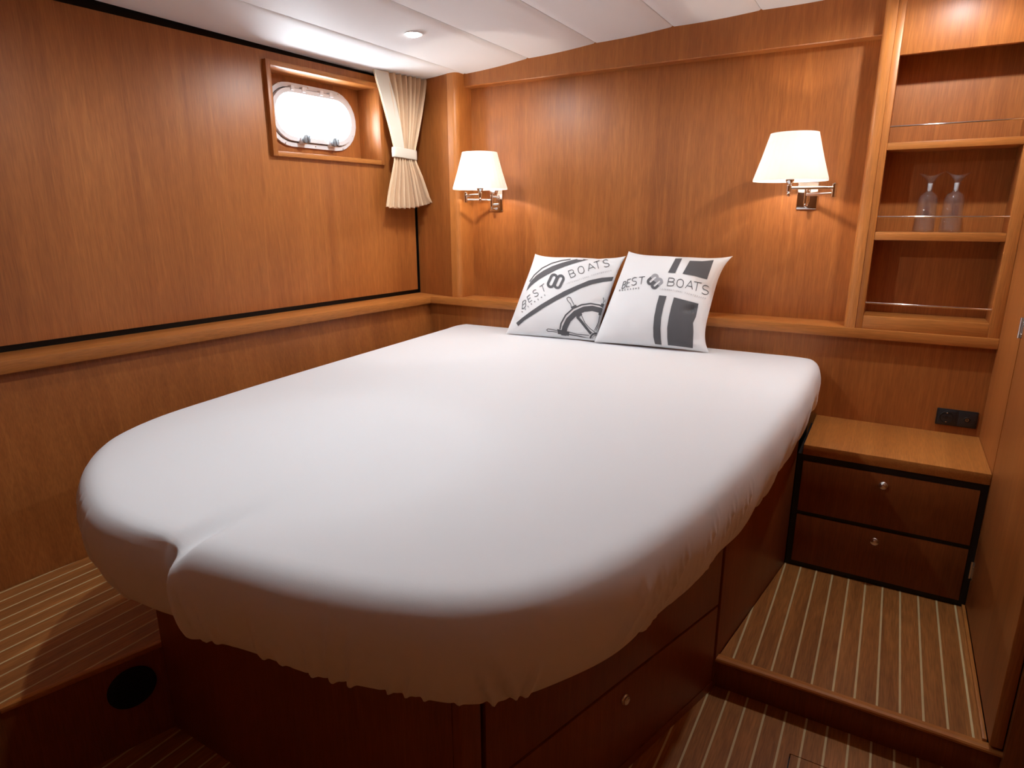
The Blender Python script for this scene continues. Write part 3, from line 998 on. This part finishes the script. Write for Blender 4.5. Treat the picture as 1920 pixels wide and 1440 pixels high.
# ================================================================== WALL LAMPS
def wall_lamp(px, stem, elbow, label):
    x, y = px, RB
    la = thing('wall_lamp', (x, y, 1.33), label, 'wall lamp', 'swing-arm lamps over the bed')
    box('back_plate', x-.037, x+.037, RB-.010, RB+.0005, 1.331, 1.431, M_CHROME, la, .003, 3)
    yb = .07
    br = tube('bracket', [(x, yb, 1.352), (x, yb, 1.413)], .0075, M_CHROME, la, 16)
    tube('bracket_arm', [(x, RB-.005, 1.400), (x, yb, 1.400)], .005, M_CHROME, br, 12)
    tube('bracket_arm', [(x, RB-.005, 1.364), (x, yb, 1.364)], .005, M_CHROME, br, 12)
    lathe('finial', [(0, -.012), (.004, -.011), (.0055, -.006), (.004, 0), (0, 0)], (x, yb, 1.352), M_CHROME, br, seg=16)
    lathe('switch', [(.006, 0), (.006, .004), (.0035, .005), (.0035, .016), (0, .017)], (x, RB-.010, 1.343), M_CHROME, la, axis=(0, -1, 0), seg=14)
    za, zb = 1.385, 1.404
    tube('arm', [(x, yb, za), (elbow[0], elbow[1], za)], .0058, M_CHROME, la, 14)
    e = tube('elbow', [(elbow[0], elbow[1], za-.013), (elbow[0], elbow[1], zb+.013)], .0085, M_CHROME, la, 16)
    lathe('finial', [(0, .006), (.004, .004), (.0075, 0)], (elbow[0], elbow[1], zb+.013), M_CHROME, e, seg=16)
    tube('arm', [(elbow[0], elbow[1], zb), (stem[0], stem[1], zb)], .0058, M_CHROME, la, 14)
    lathe('socket_cup', [(0, -.030), (.005, -.028), (.0065, -.022), (.005, -.016), (.0085, -.012), (.0085, .008), (.006, .010), (.006, .013), (.013, .020), (.015, .026), (.0150, .044), (0, .044)], (stem[0], stem[1], zb), M_CHROME, la, seg=24)
    # shade: fluted truncated cone open at top and bottom
    zlo, zhi, r0, r1 = 1.4275, 1.588, .1255, .0800
    seg = 128
    V, Fc = [], []
    prof = [(r0, zlo), (r0-.0005, zlo+.006), (lerp(r0, r1, .5)-.001, lerp(zlo, zhi, .5)), (r1+.0005, zhi-.005), (r1, zhi)]
    th = .0018
    ringp = prof + [(r-th, z) for r, z in prof[::-1]]
    for j, (r, z) in enumerate(ringp):
        for k in range(seg):
            a = 2*math.pi*k/seg
            fl = .0006*math.cos(a*64/2) if 0 < (j % 5) < 4 else 0
            V.append((stem[0]+(r+fl)*math.cos(a), stem[1]+(r+fl)*math.sin(a), z))
    m = len(ringp)
    for j in range(m):
        for k in range(seg):
            k2 = (k+1) % seg; j2 = (j+1) % m
            Fc.append((j*seg+k, j*seg+k2, j2*seg+k2, j2*seg+k))
    shd = mesh('lamp_shade', V, Fc, M_SHADE, la, smooth=True, angle=40)
    # spider that carries the shade
    bm = bmesh.new()
    zc = 1.470
    for a in (0.4, 0.4+2*math.pi/3, 0.4+4*math.pi/3):
        rr = lerp(r0, r1, (zc-zlo)/(zhi-zlo)) - .002
        add_tube(bm, [(stem[0]+.012*math.cos(a), stem[1]+.012*math.sin(a), 1.446), (stem[0]+rr*math.cos(a), stem[1]+rr*math.sin(a), zc)], .0012, 6)
    from_bm('shade_carrier', bm, M_CHROME, shd)
    lathe('bulb', [(.010, 0), (.011, .012), (.017, .028), (.019, .040), (.016, .052), (.008, .060), (0, .062)], (stem[0], stem[1], 1.446), M_BULB, la, seg=20)
    ld = bpy.data.lights.new('lamp_bulb_light', 'POINT')
    ld.energy = BULB_W; ld.color = (1.0, .90, .78); ld.shadow_soft_size = .009
    lo = bpy.data.objects.new('lamp_bulb_light', ld); COL.objects.link(lo)
    lo.location = (stem[0]-x, stem[1]-y, 1.486-1.33); lo.parent = la
    return la


LB = wall_lamp(-1.723, (-1.683, -.09), (-1.802, -.035), 'lit swing-arm wall lamp with white shade, next to the cream curtain')
RBL = wall_lamp(-.317, (-.357, -.09), (-.214, -.045), 'lit swing-arm wall lamp with white shade, next to the open shelves')

# ================================================================== CEILING SPOTS
for i, (x, y) in enumerate(SPOTS):
    z = ceil_z(x)-.0025
    lab = ['lit recessed ceiling spotlight near the porthole', 'lit recessed ceiling spotlight in front of the open shelves',
           'lit recessed ceiling spotlight over the foot end of the mattress'][i]
    off = '' if i == 0 else '_offscreen'
    sp = thing('ceiling_spotlight' + off, (x, y, z), lab, 'spotlight', 'recessed ceiling spotlights')
    lathe('bezel', [(.031, .004), (.039, .004), (.040, 0), (.038, -.0025), (.034, -.003), (.031, -.001)], (x, y, z), M_PORT, sp, seg=36, close=True)
    lathe('lens' + off, [(0, -.011), (.012, -.010), (.022, -.007), (.0315, -.001), (.0315, .003), (0, .003)], (x, y, z), M_LENS, sp, seg=32)
    ld = bpy.data.lights.new('spot_light' + off, 'SPOT')
    ld.energy = SPOT_W; ld.color = (.91, .965, 1.0); ld.spot_size = R(174); ld.spot_blend = .35; ld.shadow_soft_size = .02
    lo = bpy.data.objects.new('spot_light' + off, ld); COL.objects.link(lo)
    lo.location = (0, 0, -.014); lo.parent = sp

# ================================================================== CURTAIN
cu = thing('curtain', (lw(-.1, .08), -.1, 1.35), 'short cream pleated curtain tied back beside the porthole', 'curtain')
KEY = [  # z, left y, right y, pleat amplitude, offset left, offset right
    (1.352, -.233, .046, .013, .075, .105), (1.42, -.215, .018, .013, .075, .105), (1.50, -.192, -.020, .012, .08, .105), (1.565, -.175, -.052, .008, .085, .103),
    (1.598, -.172, -.055, .006, .085, .102), (1.63, -.176, -.050, .007, .085, .102), (1.70, -.190, -.027, .009, .08, .102), (1.78, -.212, -.002, .010, .075, .102),
    (1.86, -.234, .022, .011, .07, .10), (1.905, -.247, .036, .011, .066, .098), (1.953, -.258, .050, .010, .062, .096)]
KZ = [k[0] for k in KEY]


def curt(u, z, extra=0.0, sides=0):
    yl, yr, am, ol, orr = [float(np.interp(z, KZ, [k[i] for k in KEY])) for i in (1, 2, 3, 4, 5)]
    y = lerp(yl, yr, u)
    ph = 2*math.pi*9.5*(u + .018*math.sin(9*u)) + .5
    env = min(1, u/.22) if sides == 0 else 1
    am *= 2.3
    w = 1.6*abs(math.sin(ph/2)) - 1.0 + .25*math.sin(2.3*ph)*u
    off = lerp(ol, orr, u) + am*env*w + extra
    y2 = y + .25*am*env*math.cos(ph)
    return (lw(y2, off), y2, z)


NU, NZc = 150, 46
zs = np.linspace(1.352, 1.953, NZc)
V, Fc = [], []
for s in (0, -.003):
    for z in zs:
        for i in range(NU+1):
            u = i/NU
            p = curt(u, z, s)
            dz = (-.010*math.sin(math.pi*u) + .022*u*u + .003*math.sin(2*math.pi*9.5*u)) * max(0, 1-(z-1.352)/.05)
            V.append((p[0], p[1], p[2]+dz))
for s in (0, 1):
    o = s*NZc*(NU+1)
    for j in range(NZc-1):
        for i in range(NU):
            a = o + j*(NU+1)+i
            Fc.append((a, a+1, a+NU+2, a+NU+1))
o = NZc*(NU+1)
for j in range(NZc-1):
    for i in (0, NU):
        a = j*(NU+1)+i
        Fc.append((a, a+NU+1, o+a+NU+1, o+a))
for i in range(NU):
    for j in (0, NZc-1):
        a = j*(NU+1)+i
        Fc.append((a, a+1, o+a+1, o+a))
mesh('pleated_cloth', V, Fc, M_CURT, cu, smooth=True, angle=70)
# flat leading hem on the window side, its daylight painted as paler cream
V, Fc = [], []
zz = np.linspace(1.622, 1.952, 24)
for s in (.0045, .0015):
    for z in zz:
        wfr = lerp(.40, .225, (z-1.622)/.33)
        for i in range(7):
            u = i/6*wfr
            yl, yr, am, ol, orr = [float(np.interp(z, KZ, [k[q] for k in KEY])) for q in (1, 2, 3, 4, 5)]
            y = lerp(yl, yr, u)-.002
            V.append((lw(y, lerp(ol, orr, u) + .010 + s - .006*(1-i/6)), y, z))
for s in (0, 1):
    for j in range(23):
        for i in range(6):
            a = s*24*7 + j*7+i
            Fc.append((a, a+1, a+8, a+7))
for j in range(23):
    for i in (0, 6):
        a = j*7+i; Fc.append((a, a+7, 168+a+7, 168+a))
for i in range(6):
    for j in (0, 23):
        a = j*7+i; Fc.append((a, a+1, 168+a+1, 168+a))
mesh('leading_hem', V, Fc, M_CURTW, cu, smooth=True, angle=60)
# tie-back band
V, Fc = [], []
n = 48
for z, g in ((1.578, .0), (1.582, .001), (1.600, .0015), (1.618, .001), (1.622, 0)):
    for inn in (0,):
        for k in range(n):
            a = 2*math.pi*k/n
            s, t = math.cos(a), math.sin(a)
            y = -.1135 + (.066+g)*abs(s)**.6*math.copysign(1, s)
            off = lerp(.085, .102, (y+.18)/.13) + (.017+g)*abs(t)**.7*math.copysign(1, t)
            V.append((lw(y, off), y, z + .010*(-.1135-y)/.06*.4))
for j in range(4):
    for k in range(n):
        Fc.append((j*n+k, j*n+(k+1) % n, (j+1)*n+(k+1) % n, (j+1)*n+k))
tb = mesh('tie_back', V, Fc, M_CURTW, cu, smooth=True, angle=60)
sm = tb.modifiers.new('thickness', 'SOLIDIFY'); sm.thickness = .002; sm.offset = 1

# ================================================================== VENT in the side step
vd = Vector((-1.486+1.574, -1.9+2.215, 0)).normalized()
vn = Vector((vd.y, -vd.x, 0))
vc = Vector((-1.5065, -1.9765, .170))
vt = thing('floor_vent', (vc.x, vc.y, .115), 'round black vent plate in the riser of the side step', 'vent')
lathe('vent_flange', [(.055, 0), (.055, .003), (.052, .005), (.044, .005), (.042, .002), (.042, .0)], vc, M_VENT, vt, axis=vn, seg=48, close=True)
lathe('vent_disc', [(0, .0035), (.041, .0035), (.043, .001), (.043, 0), (0, 0)], vc, M_VENT, vt, axis=vn, seg=48)
for k in range(-3, 4):
    hl = math.sqrt(.040**2 - (k*.0115)**2)
    c = vc + Vector((0, 0, k*.0115)) + vn*.004
    a, b_ = c - vd*hl, c + vd*hl
    tube('vent_slat', [a, b_], .0022, M_VENT, vt, 6)


# ================================================================== CUSHIONS
class Pillow:
    def __init__(self, bl, br, tr, tl, thick, seed, waist):
        self.c = [np.array(p, float) for p in (bl, br, tr, tl)]
        self.t, self.w = thick, waist
        n = np.cross(self.c[1]-self.c[0], self.c[3]-self.c[0]); self.n = n/np.linalg.norm(n)
        if self.n[1] > 0:
            self.n = -self.n
        self.rng = np.random.default_rng(seed)
        self.ph = self.rng.uniform(0, 6, 8)
        self.dents = []

    def base(self, u, v):
        a, b = 2*u-1, 2*v-1
        # side seams are drawn in between the corners
        wl, wr, wt, wb = self.w
        a2 = a*(1-np.where(a < 0, wl, wr)*(1-np.abs(b)**4)*np.abs(a)**3)
        b2 = b*(1-np.where(b < 0, wb, wt)*(1-np.abs(a)**4)*np.abs(b)**3)
        u, v = ((a2+1)/2)[..., None], ((b2+1)/2)[..., None]
        c = self.c
        return (1-u)*(1-v)*c[0] + u*(1-v)*c[1] + u*v*c[2] + (1-u)*v*c[3]

    def h(self, u, v):
        a, b = 2*u-1, 2*v-1
        e = np.clip((1-a*a)*(1-np.where(b < 0, np.abs(b)**3.2, b*b)), 0, 1)
        hh = self.t*e**.6
        rad = np.maximum(np.abs(a), np.abs(b))
        for k in range(4):                       # puckers that run in from the seams and corners
            hh = hh + .0022*np.sin(9*a*(1+.2*k)+self.ph[k]+4*b)*np.sin(7*b+self.ph[k+4])*rad**3*np.clip(e*6, 0, 1)
        for (du, dv, s1, s2, ang, dep) in self.dents:
            x, y = u-du, v-dv
            p = x*math.cos(ang)+y*math.sin(ang); q = -x*math.sin(ang)+y*math.cos(ang)
            hh = hh - dep*np.exp(-(p/s1)**2-(q/s2)**2)
        return np.maximum(hh, -.004)

    def front(self, u, v, lift=0.0):
        u, v = np.asarray(u, float), np.asarray(v, float)
        return self.base(u, v) + (self.h(u, v) + lift)[..., None]*self.n

    def back(self, u, v):
        return self.base(u, v) - (self.h(u, v)*(.25 + .6*np.clip(np.asarray(v)*2, 0, 1)))[..., None]*self.n

    def build(self, parent, N=96):
        t = (1-np.cos(np.linspace(0, math.pi, N+1)))/2
        U, Vv = np.meshgrid(t, t, indexing='ij')
        A = self.front(U, Vv).reshape(-1, 3); B = self.back(U, Vv).reshape(-1, 3)
        V = [tuple(p) for p in A] + [tuple(p) for p in B]
        Fc = []
        M = N+1
        for i in range(N):
            for j in range(N):
                a = i*M+j
                Fc.append((a, a+M, a+M+1, a+1)); b = a+M*M
                Fc.append((b, b+1, b+M+1, b+M))
        for i in range(N):
            for e0, e1 in ((i*M, (i+1)*M), (i*M+N, (i+1)*M+N), (i, i+1), (N*M+i, N*M+i+1)):
                Fc.append((e0, e1, e1+M*M, e0+M*M))
        return mesh('cover', V, Fc, M_PILLOW, parent, smooth=True)

    def uv(self, px):
        """cover coordinates under photograph pixels (vectorised Newton search on the front face)"""
        px = np.asarray(px, float)
        q = project(np.array(self.c))
        A = np.array([q[1]-q[0], q[3]-q[0]]).T
        w = np.linalg.solve(A, (px-q[0]).T).T
        u, v = np.clip(w[:, 0], .03, .97), np.clip(w[:, 1], .03, .97)
        e = 1e-4
        for it in range(40):
            f0 = project(self.front(u, v)); r = px-f0
            fu = (project(self.front(u+e, v))-f0)/e; fv = (project(self.front(u, v+e))-f0)/e
            det = fu[:, 0]*fv[:, 1]-fu[:, 1]*fv[:, 0]
            det = np.where(np.abs(det) < 300, np.sign(det+1e-9)*300, det)
            du = (r[:, 0]*fv[:, 1]-r[:, 1]*fv[:, 0])/det; dv = (fu[:, 0]*r[:, 1]-fu[:, 1]*r[:, 0])/det
            u = np.clip(u+np.clip(du, -.05, .05)*.7, .012, .988); v = np.clip(v+np.clip(dv, -.05, .05)*.7, .012, .988)
        return u, v

    def decal(self, name, V2, Fc, mat, parent, label=None):
        u, v = self.uv(np.array(V2))
        P = self.front(u, v, .0016)
        o = mesh(name, [tuple(p) for p in P], Fc, mat, parent, recalc=False)
        if label:
            o['label'] = label
        return o


class Ink:
    """flat shapes in photograph pixels: strokes of a given width and filled bands"""
    def __init__(self, ox, oy, sc):
        self.o, self.s = np.array([ox, oy], float), sc
        self.V, self.F = [], []

    def _q(self, P):
        return self.o + np.asarray(P, float)/self.s

    def stroke(self, pts, w, closed=False, step=8.0):
        P = [np.array(p, float) for p in pts]
        if closed:
            P.append(P[0])
        Q = [P[0]]
        for a, b in zip(P, P[1:]):
            n = max(1, int(np.linalg.norm(b-a)/step))
            Q += [a+(b-a)*k/n for k in range(1, n+1)]
        if closed:
            Q = Q[:-1]
        n = len(Q); i0 = len(self.V)
        for i in range(n):
            if closed:
                d = Q[(i+1) % n]-Q[i-1]
            else:
                d = Q[min(i+1, n-1)]-Q[max(i-1, 0)]
            L = np.linalg.norm(d); d = d/L if L else np.array([1., 0])
            nn = np.array([-d[1], d[0]])*w/2
            self.V += [self._q(Q[i]-nn), self._q(Q[i]), self._q(Q[i]+nn)]
        for i in range(n if closed else n-1):
            a, b = i0+3*i, i0+3*((i+1) % n)
            self.F += [(a, a+1, b+1, b), (a+1, a+2, b+2, b+1)]
        return self

    def band(self, A, B, nx=10, step=14.0):
        """area between two polylines with matching ends"""
        def res(P, n):
            P = np.array(P, float); L = np.r_[0, np.cumsum(np.linalg.norm(np.diff(P, axis=0), axis=1))]
            s = np.linspace(0, L[-1], n)
            return np.stack([np.interp(s, L, P[:, 0]), np.interp(s, L, P[:, 1])], 1), L[-1]
        n = max(6, int(res(A, 2)[1]/step))
        a, _ = res(A, n); b, _ = res(B, n)
        i0 = len(self.V)
        for i in range(n):
            for k in range(nx+1):
                self.V.append(self._q(a[i]+(b[i]-a[i])*k/nx))
        for i in range(n-1):
            for k in range(nx):
                q = i0+i*(nx+1)+k
                self.F.append((q, q+1, q+nx+2, q+nx+1))
        return self

    def letter(self, ch, bl, w, up, width):
        bl, w, up = (np.array(p, float) for p in (bl, w, up))
        for poly in GLYPH[ch]:
            self.stroke([bl + w*x + up*y for x, y in poly], width, step=6)
        return self

    def line(self, text, path, hgt, width, slant=0.0, cw=.62):
        """small capitals set evenly along a path"""
        P = np.array(path, float); L = np.r_[0, np.cumsum(np.linalg.norm(np.diff(P, axis=0), axis=1))]
        n = len(text)
        for i, ch in enumerate(text):
            s = L[-1]*(i)/(n-.4)
            p = np.array([np.interp(s, L, P[:, 0]), np.interp(s, L, P[:, 1])])
            s2 = min(s+L[-1]/n, L[-1]); s1 = max(0, s2-L[-1]/n)
            d = np.array([np.interp(s2, L, P[:, 0])-np.interp(s1, L, P[:, 0]), np.interp(s2, L, P[:, 1])-np.interp(s1, L, P[:, 1])])
            d /= np.linalg.norm(d)
            if ch != ' ':
                self.letter(ch, p, d*hgt*cw, np.array([d[1], -d[0]])*hgt + d*slant*hgt, width)
        return self

    def put(self, pil, name, mat, parent, label=None):
        return pil.decal(name, self.V, self.F, mat, parent, label)


def arc(cx, cy, rx, ry, a0, a1, n=10):
    return [(cx+rx*math.cos(R(a)), cy+ry*math.sin(R(a))) for a in np.linspace(a0, a1, n)]


GLYPH = {
    'B': [[(0, 0), (0, 1), (.55, 1)] + arc(.55, .76, .33, .24, 90, -90, 8) + [(0, .52)], [(.55, .52)] + arc(.58, .26, .40, .26, 90, -90, 8) + [(0, 0)]],
    'E': [[(.9, 1), (0, 1), (0, 0), (.9, 0)], [(0, .52), (.75, .52)]],
    'S': [arc(.52, .75, .42, .25, 35, 270, 12) + arc(.5, .25, .45, .25, 90, -150, 12)],
    'T': [[(0, 1), (1, 1)], [(.5, 1), (.5, 0)]],
    'O': [arc(.5, .62, .46, .38, 0, 180, 10) + arc(.5, .38, .46, .38, 180, 360, 10) + [(.96, .62)]],
    'A': [[(0, 0), (.5, 1), (1, 0)], [(.18, .33), (.82, .33)]],
    'R': [[(0, 0), (0, 1), (.55, 1)] + arc(.55, .75, .35, .25, 90, -90, 7) + [(0, .5)], [(.5, .5), (.95, 0)]],
    'M': [[(0, 0), (0, 1), (.5, .4), (1, 1), (1, 0)]],
    'N': [[(0, 0), (0, 1), (1, 0), (1, 1)]],
    'D': [[(0, 0), (0, 1), (.4, 1)] + arc(.4, .5, .55, .5, 90, -90, 9) + [(0, 0)]],
    'I': [[(.5, 0), (.5, 1)]],
    'L': [[(0, 1), (0, 0), (.9, 0)]],
    'Y': [[(0, 1), (.5, .5), (1, 1)], [(.5, .5), (.5, 0)]],
    'C': [arc(.5, .5, .48, .5, 50, 310, 14)],
    'H': [[(0, 0), (0, 1)], [(1, 0), (1, 1)], [(0, .5), (1, .5)]],
    'K': [[(0, 0), (0, 1)], [(.9, 1), (0, .45)], [(.25, .6), (.95, 0)]],
}


def stadium_px(c, ax, hl, r, n=9):
    ax = np.array(ax, float); ax /= np.linalg.norm(ax)
    nn = np.array([-ax[1], ax[0]]); c = np.array(c, float)
    P = [c + ax*hl + r*(nn*math.cos(a)+ax*math.sin(a)) for a in np.linspace(0, math.pi, n)]
    P += [c - ax*hl - r*(nn*math.cos(a)+ax*math.sin(a)) for a in np.linspace(0, math.pi, n)]
    return P


# --- cushion with the steering wheel
ZC = .792
P1 = Pillow((-1.478, -.205, ZC), (-1.044, -.165, ZC), (-1.010, .035, 1.139), (-1.466, .045, 1.1355), .080, 5, (.03, .07, .095, .0))
P1.dents = [(.93, .40, .05, .02, .3, .008), (.10, .12, .03, .05, .8, .006), (.82, .93, .10, .03, -.5, .012), (.86, .62, .04, .07, 0, .004)]
c1 = thing('cushion', (-1.26, -.18, ZC), 'white cushion printed with a steering wheel and curved grey bands', 'cushion', 'printed cushions on the bed')
P1.build(c1)
O1 = (940, 460, 7.58)
Ink(*O1).stroke([(402, 518), (470, 422), (580, 325), (720, 255), (860, 217), (985, 200)], 13).put(P1, 'printed_stripe', M_PRINT, c1)
Ink(*O1).band([(378, 590), (420, 512), (500, 430), (600, 360), (720, 300), (860, 250), (1000, 212), (1075, 198)],
              [(358, 650), (430, 570), (530, 490), (650, 420), (780, 352), (900, 302), (1060, 250), (1240, 202)], 6).put(P1, 'printed_stripe', M_PRINT, c1)
Ink(*O1).band([(212, 1105), (300, 1030), (420, 940), (560, 845), (720, 750), (900, 650), (1080, 570), (1250, 500), (1430, 462), (1622, 448)],
              [(240, 1150), (330, 1068), (450, 992), (600, 892), (770, 792), (950, 700), (1130, 612), (1290, 556), (1450, 522), (1612, 506)], 6).put(P1, 'printed_stripe', M_PRINT, c1)
for word in (((('B', (296, 910), (52, -34), (10, -108)), ('E', (397, 815), (46, -38), (-30, -80)), ('S', (470, 742), (66, -34), (-34, -86)), ('T', (580, 682), (62, -46), (-34, -90))), 'BEST'),
             ((('B', (988, 463), (74, -26), (-36, -96)), ('O', (1106, 414), (84, -26), (-28, -98)), ('A', (1238, 368), (100, -36), (-34, -88)), ('T', (1343, 346), (82, -26), (-30, -102)), ('S', (1456, 316), (88, -14), (-22, -102))), 'BOATS')):
    k = Ink(*O1)
    for ch, bl, w, up in word[0]:
        k.letter(ch, bl, w, up, 9)
    k.put(P1, 'printed_lettering', M_PRINT, c1, 'dark grey printed word ' + word[1])
Ink(*O1).line('ROERMOND', [(302, 958), (388, 880), (483, 810), (580, 748), (648, 705)], 20, 4.5).put(P1, 'printed_lettering', M_PRINT, c1, 'small grey printed word ROERMOND')
Ink(*O1).line('INTERNATIONAL', [(935, 556), (1080, 512), (1252, 450)], 20, 3.6).put(P1, 'printed_lettering', M_PRINT_XL, c1, 'faint grey printed word INTERNATIONAL')
Ink(*O1).line('YACHTBROKER', [(1285, 440), (1420, 402), (1572, 372)], 20, 3.6).put(P1, 'printed_lettering', M_PRINT_XL, c1, 'faint grey printed word YACHTBROKER')
k = Ink(*O1)
for c in ((726, 506), (822, 520)):
    k.stroke(stadium_px(c, (.42, -.9), 52, 40), 36, closed=True, step=10)
k.put(P1, 'printed_logo', M_PRINT, c1, 'dark grey double loop logo')
k = Ink(*O1)
k.stroke([(888, 1290), (892, 1230), (905, 1170), (955, 1065), (1055, 965), (1175, 910), (1295, 898), (1415, 928), (1500, 985)], 76)
k.stroke([(835, 1195), (850, 1112), (915, 995), (1020, 900), (1140, 848), (1270, 829), (1400, 852), (1505, 925)], 20)
k.stroke([(795, 1237), (720, 1226), (662, 1226), (645, 1206), (662, 1190), (705, 1196), (795, 1216)], 9)
k.band([(795, 1192), (970, 1232)], [(805, 1262), (962, 1290)], 6)
k.stroke([(998, 885), (985, 832), (945, 790), (931, 757), (953, 737), (984, 746), (1005, 790), (1038, 855)], 9)
k.band([(988, 880), (1062, 845)], [(1004, 912), (1082, 884)], 4)
k.stroke([(1450, 745), (1462, 795), (1442, 838)], 9).stroke([(1490, 765), (1476, 810), (1492, 850)], 9)
k.band([(1424, 826), (1500, 850)], [(1412, 858), (1492, 892)], 4)
k.stroke([(1075, 1020), (1130, 1082), (1200, 1170), (1275, 1262)], 30)
k.stroke([(1140, 998), (1192, 1108), (1255, 1180), (1330, 1236)], 9).stroke([(1105, 1022), (1160, 1090), (1255, 1215), (1300, 1255)], 8)
k.band([(1058, 1006), (1140, 958)], [(1082, 1034), (1152, 992)], 4)
k.stroke([(1398, 1000), (1382, 1098), (1325, 1214)], 9).stroke([(1432, 1000), (1408, 1112), (1366, 1228)], 14).stroke([(1412, 1010), (1396, 1100), (1345, 1215)], 7)
k.band([(1385, 955), (1450, 982)], [(1382, 992), (1446, 1012)], 4)
k.stroke([(945, 1232), (1080, 1268), (1250, 1281)], 9).stroke([(960, 1268), (1080, 1289), (1175, 1312), (1250, 1330)], 15)
k.stroke(arc(1345, 1332, 78, 78, 175, 308, 16), 26).stroke(arc(1345, 1332, 50, 50, 180, 310, 14), 7)
k.put(P1, 'printed_wheel', M_PRINT, c1, 'dark grey printed ship steering wheel')

# --- cushion with the upright stripes
P2 = Pillow((-1.050, -.190, ZC), (-.575, -.165, ZC), (-.560, .045, 1.1515), (-1.000, .040, 1.1595), .084, 11, (.015, .17, .09, .015))
P2.dents = [(.80, .36, .055, .028, .5, .014), (.30, .18, .05, .12, .3, .006), (.92, .60, .05, .03, -.3, .006), (.90, .10, .05, .03, .4, .006)]
c2 = thing('cushion', (-.81, -.18, ZC), 'white cushion printed with upright grey stripes crossed by lettering', 'cushion', 'printed cushions on the bed')
P2.build(c2)
O2 = (1110, 460, 6.857)
Ink(*O2).band([(1075, 170), (978, 352)], [(1160, 170), (1070, 358)], 5).put(P2, 'printed_stripe', M_PRINT, c2)
Ink(*O2).band([(1258, 200), (1420, 206), (1566, 192)], [(1165, 366), (1320, 395), (1480, 440)], 10).put(P2, 'printed_stripe', M_PRINT, c2)
Ink(*O2).band([(865, 645), (830, 770), (800, 920), (788, 1060), (790, 1180), (812, 1275)], [(960, 655), (920, 790), (890, 930), (880, 1070), (885, 1200), (896, 1300)], 6).put(P2, 'printed_stripe', M_PRINT, c2)
Ink(*O2).band([(1055, 670), (1020, 790), (990, 920), (968, 1060), (968, 1190), (980, 1322)], [(1370, 752), (1352, 850), (1335, 925), (1300, 1000), (1305, 1100), (1300, 1230), (1295, 1362)], 12).put(P2, 'printed_stripe', M_PRINT, c2)
for word in (((('B', (384, 560), (38, -12), (24, -88)), ('E', (441, 538), (46, -10), (20, -96)), ('S', (500, 518), (72, -10), (14, -98)), ('T', (594, 507), (74, -8), (14, -95))), 'BEST'),
             ((('B', (968, 520), (84, 6), (22, -100)), ('O', (1083, 533), (88, 14), (16, -102)), ('A', (1198, 552), (94, 18), (28, -104)), ('T', (1286, 580), (100, 18), (26, -111)), ('S', (1400, 620), (96, 22), (20, -112))), 'BOATS')):
    k = Ink(*O2)
    for ch, bl, w, up in word[0]:
        k.letter(ch, bl, w, up, 9)
    k.put(P2, 'printed_lettering', M_PRINT, c2, 'dark grey printed word ' + word[1])
Ink(*O2).line('ROERMOND', [(352, 594), (470, 578), (615, 560)], 20, 4, .15).put(P2, 'printed_lettering', M_PRINT, c2, 'small grey printed word ROERMOND')
Ink(*O2).line('INTERNATIONAL', [(872, 568), (1010, 585), (1165, 614)], 20, 3.4, .15).put(P2, 'printed_lettering', M_PRINT_XL, c2, 'faint grey printed word INTERNATIONAL')
Ink(*O2).line('YACHTBROKER', [(1190, 621), (1300, 652), (1462, 698)], 20, 3.4, .15).put(P2, 'printed_lettering', M_PRINT_XL, c2, 'faint grey printed word YACHTBROKER')
ax = np.array((.74, -.67))
for nm, mat, half in (('dark', M_PRINT, -1), ('pale', M_PRINT_L, 1)):
    k = Ink(*O2)
    for c in ((782, 440), (835, 492)):
        P = stadium_px(c, ax, 42, 30)
        n = len(P)//2
        seq = P[:n] if half > 0 else P[n:]
        c_ = np.array(c); nn = np.array([-ax[1], ax[0]])
        e0, e1 = (c_ + nn*30, c_ - nn*30) if half > 0 else (c_ - nn*30, c_ + nn*30)
        k.stroke([e0]+list(seq)+[e1], 34, step=9)
    k.put(P2, 'printed_logo', mat, c2, nm + ' grey half of the double loop logo')
